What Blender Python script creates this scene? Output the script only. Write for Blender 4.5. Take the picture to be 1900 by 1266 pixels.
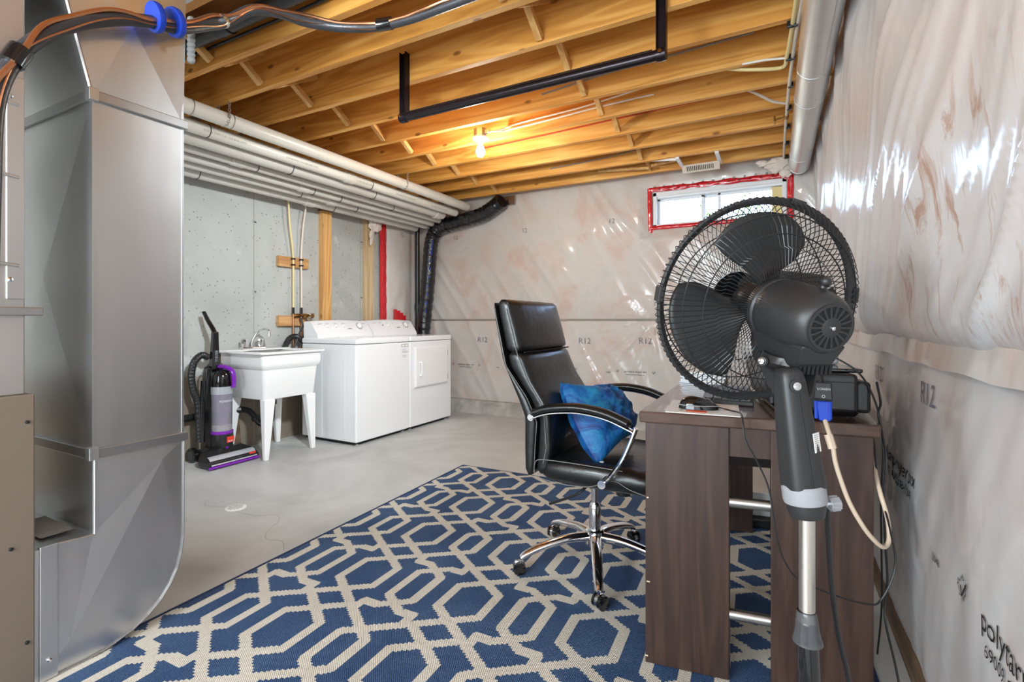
import bpy, bmesh, math, random
from mathutils import Vector, Matrix, noise
random.seed(7)
S = bpy.context.scene
for o in list(bpy.data.objects): bpy.data.objects.remove(o, do_unlink=True)
COL = S.collection
R = math.radians

# ------------------------------------------------------------------ camera
H = 1.07
cam = bpy.data.cameras.new('camera'); camo = bpy.data.objects.new('camera', cam); COL.objects.link(camo)
cam.sensor_fit = 'HORIZONTAL'; cam.sensor_width = 36.0; cam.lens = 36.0*920.0/1900.0
cam.shift_y = -38.0/1900.0; cam.clip_start = 0.02
camo.location = (0, 0, H); camo.rotation_euler = (R(90), 0, R(28.0))
S.camera = camo
# ------------------------------------------------------------------ world, lights, exposure
S.view_settings.view_transform = 'Standard'; S.view_settings.look = 'None'
S.view_settings.gamma = 1.0; S.view_settings.use_curve_mapping = False
S.view_settings.exposure = 1.42
W = bpy.data.worlds.new('sky'); S.world = W; W.use_nodes = True
wn = W.node_tree.nodes; wl = W.node_tree.links
sky = wn.new('ShaderNodeTexSky'); sky.sky_type = 'NISHITA'; sky.sun_elevation = R(48); sky.sun_rotation = R(200); sky.sun_disc = False
wl.new(sky.outputs[0], wn['Background'].inputs[0]); wn['Background'].inputs[1].default_value = 0.9

def light(name, kind, loc, energy, color=(1, 1, 1), size=0.1, size_y=None, target=None):
    l = bpy.data.lights.new(name, kind); l.energy = energy; l.color = color
    if kind == 'AREA':
        l.size = size
        if size_y: l.shape = 'RECTANGLE'; l.size_y = size_y
    else: l.shadow_soft_size = size
    o = bpy.data.objects.new(name, l); COL.objects.link(o); o.location = loc
    if target is not None:
        o.rotation_euler = (Vector(target)-Vector(loc)).to_track_quat('-Z', 'Y').to_euler()
    return o
light('rear_area_fill', 'AREA', (-1.1, -1.9, 1.45), 62, (0.80, 0.925, 1.0), 2.6, 1.9, target=(-1.5, 3.0, 1.35))  # broad fill light added out of view behind the camera, no real opening there
light('rear_point_fill', 'POINT', (-1.55, -1.1, 1.6), 38, (0.84, 0.94, 1.0), 0.2)  # soft unseen fill added behind the camera, mainly to lift the right wall
light('bulb_light', 'POINT', (-1.966, 3.19, 2.285), 15, (1.0, 0.94, 0.84), 0.045)
sp_ = light('laundry_fill_spot', 'SPOT', (-0.25, 1.05, 2.4), 210, (0.84, 0.94, 1.0), 0.12, target=(-3.45, 2.7, 0.85))  # extra fill above the frame, added to brighten the laundry corner
sp_.data.spot_size = R(64); sp_.data.spot_blend = 1.0

# ------------------------------------------------------------------ material helpers
def mat(name):
    m = bpy.data.materials.new(name); m.use_nodes = True
    return m, m.node_tree.nodes, m.node_tree.links, m.node_tree.nodes['Principled BSDF']
def srgb(r, g, b):
    f = lambda c: (c/255/12.92) if c/255 <= 0.04045 else ((c/255+0.055)/1.055)**2.4
    return (f(r), f(g), f(b), 1.0)
def simple(name, col, rough=0.5, metal=0.0, coat=0.0, spec=0.5, bump=0.0, bscale=60.0, var=0.0, vscale=8.0, emit=None, trans=0.0, alpha=1.0, stretch=(1, 1, 1), rvar=0.0):
    m, n, l, b = mat(name)
    b.inputs['Base Color'].default_value = col; b.inputs['Roughness'].default_value = rough
    b.inputs['Metallic'].default_value = metal; b.inputs['Coat Weight'].default_value = coat
    b.inputs['Specular IOR Level'].default_value = spec; b.inputs['Transmission Weight'].default_value = trans
    b.inputs['Alpha'].default_value = alpha
    tc = n.new('ShaderNodeTexCoord'); mp = n.new('ShaderNodeMapping'); mp.inputs['Scale'].default_value = stretch
    l.new(tc.outputs['Object'], mp.inputs[0])
    nz = n.new('ShaderNodeTexNoise'); nz.inputs['Scale'].default_value = vscale; nz.inputs['Detail'].default_value = 5
    l.new(mp.outputs[0], nz.inputs['Vector'])
    if var > 0:
        mx = n.new('ShaderNodeMix'); mx.data_type = 'RGBA'
        mx.inputs[6].default_value = tuple(c*(1-var) for c in col[:3])+(1,)
        mx.inputs[7].default_value = tuple(min(1, c*(1+var)) for c in col[:3])+(1,)
        l.new(nz.outputs[0], mx.inputs[0]); l.new(mx.outputs[2], b.inputs['Base Color'])
    if rvar > 0:
        mr = n.new('ShaderNodeMapRange'); mr.inputs[1].default_value = 0.3; mr.inputs[2].default_value = 0.7
        mr.inputs[3].default_value = max(0.02, rough-rvar); mr.inputs[4].default_value = rough+rvar
        l.new(nz.outputs[0], mr.inputs[0]); l.new(mr.outputs[0], b.inputs['Roughness'])
    if bump > 0:
        n2 = n.new('ShaderNodeTexNoise'); n2.inputs['Scale'].default_value = bscale; n2.inputs['Detail'].default_value = 4
        l.new(mp.outputs[0], n2.inputs['Vector'])
        bp = n.new('ShaderNodeBump'); bp.inputs['Strength'].default_value = bump; bp.inputs['Distance'].default_value = 0.01
        l.new(n2.outputs[0], bp.inputs['Height']); l.new(bp.outputs[0], b.inputs['Normal'])
    if emit:
        b.inputs['Emission Color'].default_value = emit[:3]+(1,); b.inputs['Emission Strength'].default_value = emit[3]
    return m
def ramp(n, l, src, stops):
    r = n.new('ShaderNodeValToRGB'); e = r.color_ramp.elements
    while len(e) > 1: e.remove(e[-1])
    e[0].position = stops[0][0]; e[0].color = stops[0][1]
    for p, c in stops[1:]:
        x = e.new(p); x.color = c
    l.new(src, r.inputs[0]); return r
def wood(name, c_dark, c_mid, c_light, axis=0, rough=0.55, knots=True, gs=1.0, contrast=0.18, coat=0.0):
    m, n, l, b = mat(name)
    tc = n.new('ShaderNodeTexCoord'); oi = n.new('ShaderNodeObjectInfo')
    mul = n.new('ShaderNodeVectorMath'); mul.operation = 'MULTIPLY_ADD'
    cmb = n.new('ShaderNodeCombineXYZ'); sc = n.new('ShaderNodeMath'); sc.operation = 'MULTIPLY'; sc.inputs[1].default_value = 37.0
    l.new(oi.outputs['Random'], sc.inputs[0])
    for i in range(3): l.new(sc.outputs[0], cmb.inputs[i])
    add = n.new('ShaderNodeVectorMath'); add.operation = 'ADD'
    l.new(tc.outputs['Object'], add.inputs[0]); l.new(cmb.outputs[0], add.inputs[1])
    mp = n.new('ShaderNodeMapping'); s = [9*gs, 9*gs, 9*gs]; s[axis] = 0.7*gs; mp.inputs['Scale'].default_value = s
    l.new(add.outputs[0], mp.inputs[0])
    nz = n.new('ShaderNodeTexNoise'); nz.inputs['Scale'].default_value = 1.0; nz.inputs['Detail'].default_value = 3; nz.inputs['Distortion'].default_value = 0.6
    l.new(mp.outputs[0], nz.inputs['Vector'])
    wv = n.new('ShaderNodeMath'); wv.operation = 'MULTIPLY'; wv.inputs[1].default_value = 30.0; l.new(nz.outputs[0], wv.inputs[0])
    sn = n.new('ShaderNodeMath'); sn.operation = 'SINE'; l.new(wv.outputs[0], sn.inputs[0])
    mr = n.new('ShaderNodeMapRange'); mr.inputs[1].default_value = -1; mr.inputs[2].default_value = 1; mr.inputs[3].default_value = 0.5-contrast; mr.inputs[4].default_value = 0.5+contrast
    l.new(sn.outputs[0], mr.inputs[0])
    n2 = n.new('ShaderNodeTexNoise'); n2.inputs['Scale'].default_value = 2.5; n2.inputs['Detail'].default_value = 6
    l.new(mp.outputs[0], n2.inputs['Vector'])
    av = n.new('ShaderNodeMath'); av.operation = 'ADD'; l.new(mr.outputs[0], av.inputs[0])
    sb = n.new('ShaderNodeMath'); sb.operation = 'MULTIPLY_ADD'; sb.inputs[1].default_value = 0.6; sb.inputs[2].default_value = -0.3
    l.new(n2.outputs[0], sb.inputs[0]); l.new(sb.outputs[0], av.inputs[1])
    cr = ramp(n, l, av.outputs[0], [(0.05, c_dark), (0.5, c_mid), (0.95, c_light)])
    out = cr.outputs[0]
    if knots:
        mk = n.new('ShaderNodeMapping'); s2 = [7.0, 7.0, 7.0]; s2[axis] = 3.2; mk.inputs['Scale'].default_value = s2
        l.new(add.outputs[0], mk.inputs[0])
        vo = n.new('ShaderNodeTexVoronoi'); vo.inputs['Scale'].default_value = 1.0; l.new(mk.outputs[0], vo.inputs['Vector'])
        k = ramp(n, l, vo.outputs['Distance'], [(0.0, (1, 1, 1, 1)), (0.055, (0.9, 0.9, 0.9, 1)), (0.11, (0, 0, 0, 1))])
        mx = n.new('ShaderNodeMix'); mx.data_type = 'RGBA'; l.new(k.outputs[0], mx.inputs[0]); l.new(out, mx.inputs[6])
        mx.inputs[7].default_value = tuple(c*0.55 for c in c_dark[:3])+(1,); out = mx.outputs[2]
    l.new(out, b.inputs['Base Color']); b.inputs['Roughness'].default_value = rough; b.inputs['Coat Weight'].default_value = coat
    bp = n.new('ShaderNodeBump'); bp.inputs['Strength'].default_value = 0.12; bp.inputs['Distance'].default_value = 0.004
    l.new(n2.outputs[0], bp.inputs['Height']); l.new(bp.outputs[0], b.inputs['Normal'])
    return m
def poly_sheet(name, stretch, stain=None, pal=None, fine=0.35, cr_=0.10):
    # clear glossy plastic sheet over pale pink glass-fibre batts
    m, n, l, b = mat(name)
    tc = n.new('ShaderNodeTexCoord')
    nz = n.new('ShaderNodeTexNoise'); nz.inputs['Scale'].default_value = 2.6; nz.inputs['Detail'].default_value = 9; nz.inputs['Roughness'].default_value = 0.62; nz.inputs['Distortion'].default_value = 0.8
    l.new(tc.outputs['Object'], nz.inputs['Vector'])
    cr = ramp(n, l, nz.outputs[0], pal)
    out = cr.outputs[0]
    if stain:
        sp = n.new('ShaderNodeSeparateXYZ'); l.new(tc.outputs['Object'], sp.inputs[0])
        ns = n.new('ShaderNodeTexNoise'); ns.inputs['Scale'].default_value = 5.5; ns.inputs['Detail'].default_value = 7; ns.inputs['Roughness'].default_value = 0.7; ns.inputs['Distortion'].default_value = 1.2
        mp = n.new('ShaderNodeMapping'); mp.inputs['Scale'].default_value = (1, 2.2, 0.8); l.new(tc.outputs['Object'], mp.inputs[0]); l.new(mp.outputs[0], ns.inputs['Vector'])
        k = ramp(n, l, ns.outputs[0], [(0.53, (0, 0, 0, 1)), (0.64, (1, 1, 1, 1))])
        def win(i, lo, hi, f):
            a = n.new('ShaderNodeMapRange'); a.interpolation_type = 'SMOOTHSTEP'; a.inputs[1].default_value = lo-f; a.inputs[2].default_value = lo+f; l.new(sp.outputs[i], a.inputs[0])
            c = n.new('ShaderNodeMapRange'); c.interpolation_type = 'SMOOTHSTEP'; c.inputs[1].default_value = hi-f; c.inputs[2].default_value = hi+f; c.inputs[3].default_value = 1; c.inputs[4].default_value = 0; l.new(sp.outputs[i], c.inputs[0])
            q = n.new('ShaderNodeMath'); q.operation = 'MULTIPLY'; l.new(a.outputs[0], q.inputs[0]); l.new(c.outputs[0], q.inputs[1]); return q
        w1 = win(1, *stain[0]); w2 = win(2, *stain[1])
        q = n.new('ShaderNodeMath'); q.operation = 'MULTIPLY'; l.new(w1.outputs[0], q.inputs[0]); l.new(w2.outputs[0], q.inputs[1])
        q2 = n.new('ShaderNodeMath'); q2.operation = 'MULTIPLY'; l.new(q.outputs[0], q2.inputs[0]); l.new(k.outputs[0], q2.inputs[1])
        q3 = n.new('ShaderNodeMath'); q3.operation = 'MULTIPLY'; q3.inputs[1].default_value = 0.75; l.new(q2.outputs[0], q3.inputs[0])
        mx = n.new('ShaderNodeMix'); mx.data_type = 'RGBA'; l.new(q3.outputs[0], mx.inputs[0]); l.new(out, mx.inputs[6]); mx.inputs[7].default_value = srgb(165, 105, 60); out = mx.outputs[2]
    l.new(out, b.inputs['Base Color'])
    b.inputs['Roughness'].default_value = 0.55; b.inputs['Coat Weight'].default_value = 0.42; b.inputs['Coat Roughness'].default_value = cr_; b.inputs['Coat IOR'].default_value = 1.55
    mp = n.new('ShaderNodeMapping'); mp.inputs['Scale'].default_value = stretch; l.new(tc.outputs['Object'], mp.inputs[0])
    n1 = n.new('ShaderNodeTexNoise'); n1.inputs['Scale'].default_value = 1.0; n1.inputs['Detail'].default_value = 5; n1.inputs['Distortion'].default_value = 0.5
    l.new(mp.outputs[0], n1.inputs['Vector'])
    bp = n.new('ShaderNodeBump'); bp.inputs['Strength'].default_value = fine; bp.inputs['Distance'].default_value = 0.02
    l.new(n1.outputs[0], bp.inputs['Height'])
    l.new(bp.outputs[0], b.inputs['Coat Normal']); 
    bp2 = n.new('ShaderNodeBump'); bp2.inputs['Strength'].default_value = fine*0.5; bp2.inputs['Distance'].default_value = 0.02
    l.new(n1.outputs[0], bp2.inputs['Height']); l.new(bp2.outputs[0], b.inputs['Normal'])
    return m
def sheet_metal(name, val=0.62, rough=0.27, warm=0.0):
    m, n, l, b = mat(name)
    tc = n.new('ShaderNodeTexCoord')
    n1 = n.new('ShaderNodeTexNoise'); n1.inputs['Scale'].default_value = 2.2; n1.inputs['Detail'].default_value = 3; l.new(tc.outputs['Object'], n1.inputs['Vector'])
    mp = n.new('ShaderNodeMapping'); mp.inputs['Scale'].default_value = (26, 26, 2); l.new(tc.outputs['Object'], mp.inputs[0])
    n2 = n.new('ShaderNodeTexNoise'); n2.inputs['Scale'].default_value = 1.0; n2.inputs['Detail'].default_value = 4; l.new(mp.outputs[0], n2.inputs['Vector'])
    mr = n.new('ShaderNodeMapRange'); mr.inputs[1].default_value = 0.3; mr.inputs[2].default_value = 0.7; mr.inputs[3].default_value = rough-0.06; mr.inputs[4].default_value = rough+0.08
    l.new(n1.outputs[0], mr.inputs[0])
    sp = n.new('ShaderNodeMath'); sp.operation = 'MULTIPLY_ADD'; sp.inputs[1].default_value = 0.05
    l.new(n2.outputs[0], sp.inputs[0]); l.new(mr.outputs[0], sp.inputs[2]); l.new(sp.outputs[0], b.inputs['Roughness'])
    cr = ramp(n, l, n2.outputs[0], [(0.3, (val*0.98*(1+warm), val*0.98, val*0.98*(1-warm), 1)), (0.7, (val*1.02*(1+warm), val*1.02, val*1.02*(1-warm), 1))])
    l.new(cr.outputs[0], b.inputs['Base Color']); b.inputs['Metallic'].default_value = 1.0
    n3 = n.new('ShaderNodeTexNoise'); n3.inputs['Scale'].default_value = 1.6; n3.inputs['Detail'].default_value = 1; l.new(tc.outputs['Object'], n3.inputs['Vector'])
    bp = n.new('ShaderNodeBump'); bp.inputs['Strength'].default_value = 0.10; bp.inputs['Distance'].default_value = 0.02
    l.new(n3.outputs[0], bp.inputs['Height']); l.new(bp.outputs[0], b.inputs['Normal'])
    return m
M = {}
M['joist'] = wood('pine_joist', srgb(182, 114, 42), srgb(226, 160, 74), srgb(243, 192, 110))
M['bridge'] = wood('pine_bridging', srgb(190, 130, 66), srgb(220, 168, 98), srgb(236, 196, 134), axis=1, knots=False)
M['stud'] = wood('pine_stud', srgb(176, 122, 66), srgb(214, 162, 98), srgb(230, 188, 130), axis=2)
M['stud_pale'] = wood('pale_pine_stud', srgb(172, 142, 104), srgb(202, 174, 136), srgb(218, 196, 162), axis=2)
M['block'] = wood('spruce_block', srgb(160, 112, 66), srgb(198, 150, 98), srgb(216, 176, 126), axis=1)
M['subfloor'] = wood('plywood_subfloor', srgb(130, 84, 40), srgb(168, 116, 62), srgb(190, 140, 84), axis=0, knots=False)
M['desk'] = wood('dark_walnut_laminate', srgb(42, 29, 25), srgb(62, 44, 37), srgb(86, 63, 53), axis=2, knots=False, gs=1.6, rough=0.38, contrast=0.12, coat=0.1)
M['desk_top'] = wood('dark_walnut_top', srgb(52, 38, 33), srgb(78, 57, 48), srgb(100, 76, 64), axis=0, knots=False, gs=1.6, rough=0.22, contrast=0.12, coat=0.5)
M['dark_panel'] = simple('dark_laminate_panel', srgb(44, 36, 33), 0.4, var=0.1)
PALR = [(0.28, srgb(206, 206, 206)), (0.45, srgb(214, 211, 210)), (0.60, srgb(213, 204, 201)), (0.75, srgb(208, 197, 192))]
PALB = [(0.30, srgb(196, 195, 190)), (0.44, srgb(206, 201, 196)), (0.54, srgb(206, 195, 188)), (0.66, srgb(203, 180, 170)), (0.80, srgb(205, 194, 186))]
M['poly_right'] = poly_sheet('plastic_sheet_right', (5, 9, 1.6), stain=((0.95, 1.7, 0.15), (1.03, 1.5, 0.08)), pal=PALR, fine=0.16, cr_=0.15)
M['poly_lower'] = poly_sheet('plastic_sheet_lower', (4, 5, 4), pal=PALR, fine=0.12, cr_=0.07)
M['poly_back'] = poly_sheet('plastic_sheet_back', (5, 5, 2.6), pal=PALB, fine=0.16)
M['galv'] = sheet_metal('galvanised_sheet', 0.66, 0.35)
M['galv_warm'] = sheet_metal('galvanised_plenum', 0.56, 0.46, 0.04)
M['galv_dark'] = sheet_metal('galvanised_trim', 0.5, 0.36)
M['chrome'] = simple('chrome', (0.82, 0.82, 0.84, 1), 0.08, 1.0)
M['brushed'] = simple('brushed_steel_tube', (0.66, 0.63, 0.58, 1), 0.24, 1.0)
M['satin'] = simple('satin_aluminium', (0.62, 0.61, 0.58, 1), 0.34, 1.0)
M['cream_metal'] = simple('furnace_beige_enamel', srgb(124, 110, 96), 0.42, var=0.05)
M['white'] = simple('white_enamel', srgb(236, 236, 237), 0.22, coat=0.3, var=0.01)
M['white_plastic'] = simple('white_plastic', srgb(238, 237, 236), 0.34, var=0.012)
M['pvc'] = simple('white_pvc', srgb(226, 222, 212), 0.33, var=0.05, vscale=3, stretch=(1, 0.4, 1))
M['pvc_grey'] = simple('weathered_pvc', srgb(206, 202, 194), 0.36, var=0.08, vscale=3, stretch=(1, 0.4, 1))
M['black'] = simple('black_plastic', (0.014, 0.014, 0.015, 1), 0.33, var=0.2, bump=0.05, bscale=250)
M['black_gloss'] = simple('black_gloss_plastic', (0.006, 0.006, 0.007, 1), 0.12, coat=0.5)
M['fan_black'] = simple('charcoal_moulded_plastic', (0.021, 0.021, 0.022, 1), 0.42, var=0.08)
M['fan_wire'] = simple('black_coated_wire', (0.012, 0.012, 0.013, 1), 0.32)
M['blade'] = simple('smoked_black_blade', (0.020, 0.0205, 0.021, 1), 0.36)
M['leather'] = simple('black_leather', (0.0065, 0.0065, 0.0068, 1), 0.345, coat=0.12, var=0.2, bump=0.16, bscale=38, rvar=0.05)
M['stitch'] = simple('pale_stitching', srgb(122, 120, 116), 0.7)
M['dark'] = simple('dark_void', (0.006, 0.006, 0.006, 1), 0.7)
M['grey_plastic'] = simple('grey_plastic', srgb(150, 150, 154), 0.32)
M['clear_smoke'] = simple('smoked_clear_cup', srgb(170, 172, 176), 0.10, trans=0.85, alpha=1.0)
M['clear'] = simple('clear_bin_plastic', srgb(214, 212, 222), 0.08, trans=0.72)
M['lilac'] = simple('lilac_core', srgb(128, 96, 150), 0.3)
M['purple'] = simple('purple_plastic', srgb(120, 30, 165), 0.25, coat=0.4)
M['red'] = simple('red_plastic_tape', srgb(205, 34, 42), 0.25, coat=0.5, bump=0.35, bscale=30, var=0.12)
M['red_mark'] = simple('red_label', srgb(214, 58, 38), 0.4)
M['orange'] = simple('orange_sticker', srgb(238, 92, 52), 0.5)
M['print'] = simple('black_print', (0.012, 0.012, 0.014, 1), 0.5)
M['print_blue'] = simple('faded_blue_print', srgb(118, 116, 128), 0.55)
M['white_print'] = simple('white_print', srgb(228, 228, 228), 0.5)
M['brass'] = simple('aged_brass', srgb(160, 120, 66), 0.32, 1.0)
M['copper'] = simple('copper_pipe', srgb(206, 150, 112), 0.30, 1.0, var=0.12, vscale=14)
M['foam'] = simple('black_pipe_foam', (0.03, 0.03, 0.034, 1), 0.38, bump=0.12, bscale=70)
M['blue_tape'] = simple('blue_tape', srgb(14, 56, 168), 0.5)
M['pex_yellow'] = simple('cream_water_pipe', srgb(226, 206, 146), 0.34)
M['pex_pale'] = simple('pale_water_pipe', srgb(216, 204, 190), 0.34)
M['cable_white'] = simple('white_cable', srgb(232, 226, 214), 0.45)
M['cable_red'] = simple('red_cable', srgb(196, 78, 52), 0.45)
M['cable_grey'] = simple('grey_cable', srgb(150, 142, 130), 0.45)
M['cable_black'] = simple('black_cable', (0.012, 0.012, 0.013, 1), 0.4)
M['cable_cream'] = simple('cream_cable', srgb(214, 192, 168), 0.42)
M['vga_blue'] = simple('blue_connector', srgb(24, 72, 198), 0.34)
M['velvet'] = None
M['paper'] = simple('white_paper', srgb(234, 234, 232), 0.6)
M['mat_grey'] = simple('printed_mat', srgb(222, 220, 216), 0.5, var=0.03)
M['black_bag'] = simple('black_duct_film', (0.005, 0.0055, 0.009, 1), 0.14, coat=0.4, bump=0.7, bscale=34, stretch=(1, 1, 1.6))
M['foil'] = simple('foil_tape', (0.7, 0.7, 0.7, 1), 0.22, 1.0, bump=0.4, bscale=40)
M['fluff'] = simple('loose_white_insulation', srgb(222, 210, 200), 0.9, var=0.1, bump=0.8, bscale=40)
M['vinyl'] = simple('white_window_vinyl', srgb(236, 238, 240), 0.35)
M['leaf'] = simple('green_leaf', srgb(140, 170, 70), 0.5, var=0.35, vscale=7)
M['soil'] = simple('pale_gravel', srgb(190, 180, 160), 0.9, var=0.2, bump=0.5)
M['bulb'] = simple('lit_bulb', (1, 1, 1, 1), 0.3, emit=(1.0, 0.94, 0.84, 28.0))
M['steel_box'] = simple('zinc_box', (0.6, 0.6, 0.58, 1), 0.35, 1.0, var=0.15, vscale=40)
M['glass'] = simple('window_glass', (1, 1, 1, 1), 0.0, trans=1.0)
M['silver'] = simple('silver_plastic', srgb(176, 178, 184), 0.32, 0.2)
M['bar'] = simple('dark_purplish_steel', srgb(44, 36, 40), 0.28, 0.6, var=0.2, vscale=20)
M['rubber'] = simple('grey_rubber', srgb(60, 60, 62), 0.6)
M['rib_grey'] = simple('chain_zinc', (0.5, 0.46, 0.42, 1), 0.4, 1.0)
M['wood_base'] = wood('bottom_plate_wood', srgb(74, 54, 38), srgb(104, 80, 58), srgb(128, 102, 76), axis=1)
M['sealant'] = simple('grey_duct_sealant', srgb(128, 128, 126), 0.75)
M['tan_wall'] = simple('rear_wall_paint', srgb(120, 120, 120), 0.8, var=0.03)

# concrete floor
def concrete(name, a, bcol, c, pit=0.0, rough=0.6, scale=1.1, bump=0.15, damp=False):
    m, n, l, b = mat(name)
    tc = n.new('ShaderNodeTexCoord')
    nz = n.new('ShaderNodeTexNoise'); nz.inputs['Scale'].default_value = scale; nz.inputs['Detail'].default_value = 10; nz.inputs['Roughness'].default_value = 0.6; nz.inputs['Distortion'].default_value = 0.7
    l.new(tc.outputs['Object'], nz.inputs['Vector'])
    cr = ramp(n, l, nz.outputs[0], [(0.30, a), (0.5, bcol), (0.70, c)]); out = cr.outputs[0]
    hgt = nz.outputs[0]
    if pit > 0:
        vo = n.new('ShaderNodeTexVoronoi'); vo.inputs['Scale'].default_value = 24; vo.inputs['Randomness'].default_value = 1.0; l.new(tc.outputs['Object'], vo.inputs['Vector'])
        n4 = n.new('ShaderNodeTexNoise'); n4.inputs['Scale'].default_value = 60; l.new(tc.outputs['Object'], n4.inputs['Vector'])
        ad = n.new('ShaderNodeMath'); ad.operation = 'MULTIPLY_ADD'; ad.inputs[1].default_value = 0.16; l.new(n4.outputs[0], ad.inputs[0]); l.new(vo.outputs['Distance'], ad.inputs[2])
        k = ramp(n, l, ad.outputs[0], [(0.19, (1, 1, 1, 1)), (0.25, (0, 0, 0, 1))])
        sc = n.new('ShaderNodeMath'); sc.operation = 'MULTIPLY'; sc.inputs[1].default_value = pit; l.new(k.outputs[0], sc.inputs[0])
        mx = n.new('ShaderNodeMix'); mx.data_type = 'RGBA'; l.new(sc.outputs[0], mx.inputs[0]); l.new(out, mx.inputs[6]); mx.inputs[7].default_value = srgb(98, 97, 92); out = mx.outputs[2]
        n5 = n.new('ShaderNodeTexNoise'); n5.inputs['Scale'].default_value = 4.5; n5.inputs['Detail'].default_value = 6; l.new(tc.outputs['Object'], n5.inputs['Vector'])
        k5 = ramp(n, l, n5.outputs[0], [(0.66, (0, 0, 0, 1)), (0.74, (0.5, 0.5, 0.5, 1))])
        m5 = n.new('ShaderNodeMix'); m5.data_type = 'RGBA'; l.new(k5.outputs[0], m5.inputs[0]); l.new(out, m5.inputs[6]); m5.inputs[7].default_value = srgb(212, 212, 210); out = m5.outputs[2]
    if damp:   # brown damp staining on the lower part of the old concrete
        sp = n.new('ShaderNodeSeparateXYZ'); l.new(tc.outputs['Object'], sp.inputs[0])
        n6 = n.new('ShaderNodeTexNoise'); n6.inputs['Scale'].default_value = 2.2; n6.inputs['Detail'].default_value = 6; l.new(tc.outputs['Object'], n6.inputs['Vector'])
        ma = n.new('ShaderNodeMath'); ma.operation = 'MULTIPLY_ADD'; ma.inputs[1].default_value = 0.55; l.new(n6.outputs[0], ma.inputs[0]); l.new(sp.outputs[2], ma.inputs[2])
        k6 = ramp(n, l, ma.outputs[0], [(0.90, (0.85, 0.85, 0.85, 1)), (1.06, (0, 0, 0, 1))])
        m6 = n.new('ShaderNodeMix'); m6.data_type = 'RGBA'; l.new(k6.outputs[0], m6.inputs[0]); l.new(out, m6.inputs[6]); m6.inputs[7].default_value = srgb(120, 104, 82); out = m6.outputs[2]
    l.new(out, b.inputs['Base Color']); b.inputs['Roughness'].default_value = rough
    n2 = n.new('ShaderNodeTexNoise'); n2.inputs['Scale'].default_value = 40; n2.inputs['Detail'].default_value = 8; l.new(tc.outputs['Object'], n2.inputs['Vector'])
    bp = n.new('ShaderNodeBump'); bp.inputs['Strength'].default_value = bump; bp.inputs['Distance'].default_value = 0.01; l.new(n2.outputs[0], bp.inputs['Height']); l.new(bp.outputs[0], b.inputs['Normal'])
    return m
M['floor'] = concrete('concrete_floor', srgb(166, 166, 164), srgb(190, 190, 188), srgb(206, 206, 204), rough=0.5)
M['concrete'] = concrete('concrete_wall', srgb(160, 162, 158), srgb(176, 178, 174), srgb(190, 191, 188), pit=0.7, rough=0.75, bump=0.3, damp=True)
M['curb'] = concrete('concrete_curb', srgb(150, 148, 142), srgb(176, 174, 168), srgb(196, 194, 188), rough=0.8, scale=6, bump=0.5)

# blue crushed velvet
def velvet():
    m, n, l, b = mat('blue_crushed_velvet')
    tc = n.new('ShaderNodeTexCoord'); nz = n.new('ShaderNodeTexNoise'); nz.inputs['Scale'].default_value = 9; nz.inputs['Detail'].default_value = 8; nz.inputs['Roughness'].default_value = 0.7; nz.inputs['Distortion'].default_value = 1.5
    l.new(tc.outputs['Object'], nz.inputs['Vector'])
    cr = ramp(n, l, nz.outputs[0], [(0.34, srgb(3, 14, 52)), (0.44, srgb(6, 52, 118)), (0.54, srgb(10, 94, 156)), (0.68, srgb(30, 130, 168))])
    l.new(cr.outputs[0], b.inputs['Base Color']); b.inputs['Roughness'].default_value = 0.55
    b.inputs['Sheen Weight'].default_value = 0.35; b.inputs['Sheen Tint'].default_value = srgb(90, 170, 240); b.inputs['Sheen Roughness'].default_value = 0.35
    bp = n.new('ShaderNodeBump'); bp.inputs['Strength'].default_value = 0.5; bp.inputs['Distance'].default_value = 0.01; l.new(nz.outputs[0], bp.inputs['Height']); l.new(bp.outputs[0], b.inputs['Normal'])
    return m
M['velvet'] = velvet()

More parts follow.
